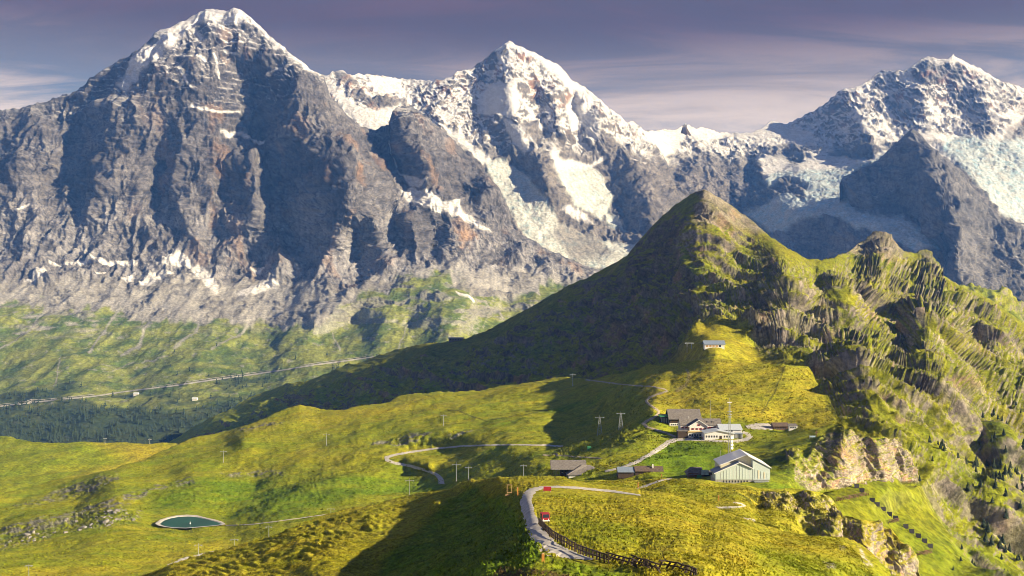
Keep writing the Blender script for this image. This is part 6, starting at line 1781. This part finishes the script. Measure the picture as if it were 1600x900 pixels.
# ------------------------------------------------------------------ tufts: grass and dwarf shrubs standing on the turf
def tufts(layer, n, poly, hr, name, lab, seed, wide=1.3, bias=None, tint=1.0, avoid=()):
    r_ = np.random.RandomState(seed)
    x_, y_, p_ = layer.x, layer.y, layer.p
    inside = in_poly(x_, y_, poly)
    N_ = layer.normals().reshape(-1, 3)
    w = inside * sstep(0.45, 0.7, N_[:, 2])
    w = w * (0.25 + sstep(-0.2, 0.35, fbm(p_ / (14 if hr[1] < 1 else 30) + seed, 4)))
    # even over the ground, not over the picture
    w = w * (p_[:, 1] / p_[:, 1].mean()) ** 1.2
    for l in avoid:
        w = w * (1 - line_mask(x_, y_, l[1:], l[0], 2))
    idx = r_.choice(len(x_), n, p=w / w.sum())
    P_ = p_[idx]
    h_ = r_.uniform(hr[0], hr[1], n) * (0.7 + 0.6 * r_.rand(n))
    V, Cc = [], []
    base_c = layer.colour[idx]
    for k in range(3):
        a = r_.uniform(0, 6.283, n); tilt = r_.uniform(0.05, 0.55, n)
        dx, dy = np.cos(a), np.sin(a)
        wd_ = h_ * wide * 0.5
        q0 = P_ + np.stack([dx * wd_, dy * wd_, -0.12 * h_], -1)
        q1 = P_ + np.stack([-dx * wd_, -dy * wd_, -0.12 * h_], -1)
        q2_ = P_ + np.stack([-dy * tilt * h_ + r_.uniform(-.3, .3, n) * h_, dx * tilt * h_, h_], -1)
        V.append(np.stack([q0, q1, q2_], 1))
        cc = base_c * (tint * r_.uniform(0.65, 1.35, n))[:, None]
        Cc.append(np.repeat(cc[:, None], 3, 1))
    V = np.concatenate(V).reshape(-1, 3); Cc = np.concatenate(Cc).reshape(-1, 3)
    nf = len(V) // 3
    me = bpy.data.meshes.new(name)
    me.vertices.add(len(V)); me.loops.add(nf * 3); me.polygons.add(nf)
    me.vertices.foreach_set('co', V.astype(np.float32).ravel())
    me.loops.foreach_set('vertex_index', np.arange(nf * 3, dtype=np.int32))
    me.polygons.foreach_set('loop_start', np.arange(0, nf * 3, 3, dtype=np.int32))
    me.update(calc_edges=True)
    at_ = me.color_attributes.new('ground_colour', 'FLOAT_COLOR', 'POINT')
    rgba = np.ones((len(V), 4), np.float32); rgba[:, :3] = np.clip(Cc, 0, 1)
    at_.data.foreach_set('color', rgba.ravel())
    me.materials.append(MAT_GRASS)
    o_ = bpy.data.objects.new(name, me); COL.objects.link(o_)
    return tag(o_, lab, "grass", kind='stuff')


PATH_G = (11, (1000, 774), (900, 762), (845, 763), (823, 775), (824, 795), (832, 815), (845, 840), (870, 860), (925, 876))
tufts(Gd, 60000, [(150, 995), (200, 900), (520, 800), (730, 750), (890, 746), (1110, 793), (1320, 842), (1410, 960), (1410, 995)], (0.14, 0.34), 'grass', "long dry grass standing on the golden knoll", 5, 1.1, avoid=(PATH_G,))
tufts(R, 9000, [(880, 752), (1050, 749), (1290, 775), (1310, 808), (1240, 800), (1250, 840), (1160, 830), (1000, 790)], (0.25, 0.6), 'grass', "dry grass on the rocky terrace", 6, 1.2)
tufts(K, 24000, [(-20, 900), (-20, 790), (180, 742), (300, 690), (470, 640), (820, 602), (1110, 560), (1260, 576), (1305, 660), (1200, 690), (1000, 735), (700, 770), (560, 820), (300, 900)], (0.35, 1.0), 'grass', "tussocks and dwarf shrubs scattered over the rolling meadows", 7, 1.5, tint=0.9)
# ------------------------------------------------------------------ haze
def make_haze():
    me = bpy.data.meshes.new("haze")
    x0, x1, y0, y1, z0, z1 = -9000, 11000, -3000, 13500, -1600, 1900
    v = [(x0, y0, z0), (x1, y0, z0), (x1, y1, z0), (x0, y1, z0), (x0, y0, z1), (x1, y0, z1), (x1, y1, z1), (x0, y1, z1)]
    f = [(0, 3, 2, 1), (4, 5, 6, 7), (0, 1, 5, 4), (1, 2, 6, 5), (2, 3, 7, 6), (3, 0, 4, 7)]
    me.from_pydata(v, [], f)
    o = bpy.data.objects.new("haze", me)
    COL.objects.link(o)
    m = bpy.data.materials.new("blue_mountain_haze")
    m.use_nodes = True
    t = m.node_tree
    for n in list(t.nodes):
        t.nodes.remove(n)
    b = NB(t)
    pv = b.n('ShaderNodeVolumePrincipled')
    pv.inputs['Color'].default_value = HAZE_COL
    pv.inputs['Density'].default_value = HAZE_DENS
    pv.inputs['Absorption Color'].default_value = (1, 1, 1, 1)
    mo = b.n('ShaderNodeOutputMaterial')
    b.link(pv.outputs[0], mo.inputs['Volume'])
    me.materials.append(m)
    tag(o, "thin blue haze filling the valleys and veiling the far mountains", "haze", kind='stuff')


HAZE_COL = (0.10, 0.32, 1.0, 1)
HAZE_DENS = 3.8e-5
make_haze()
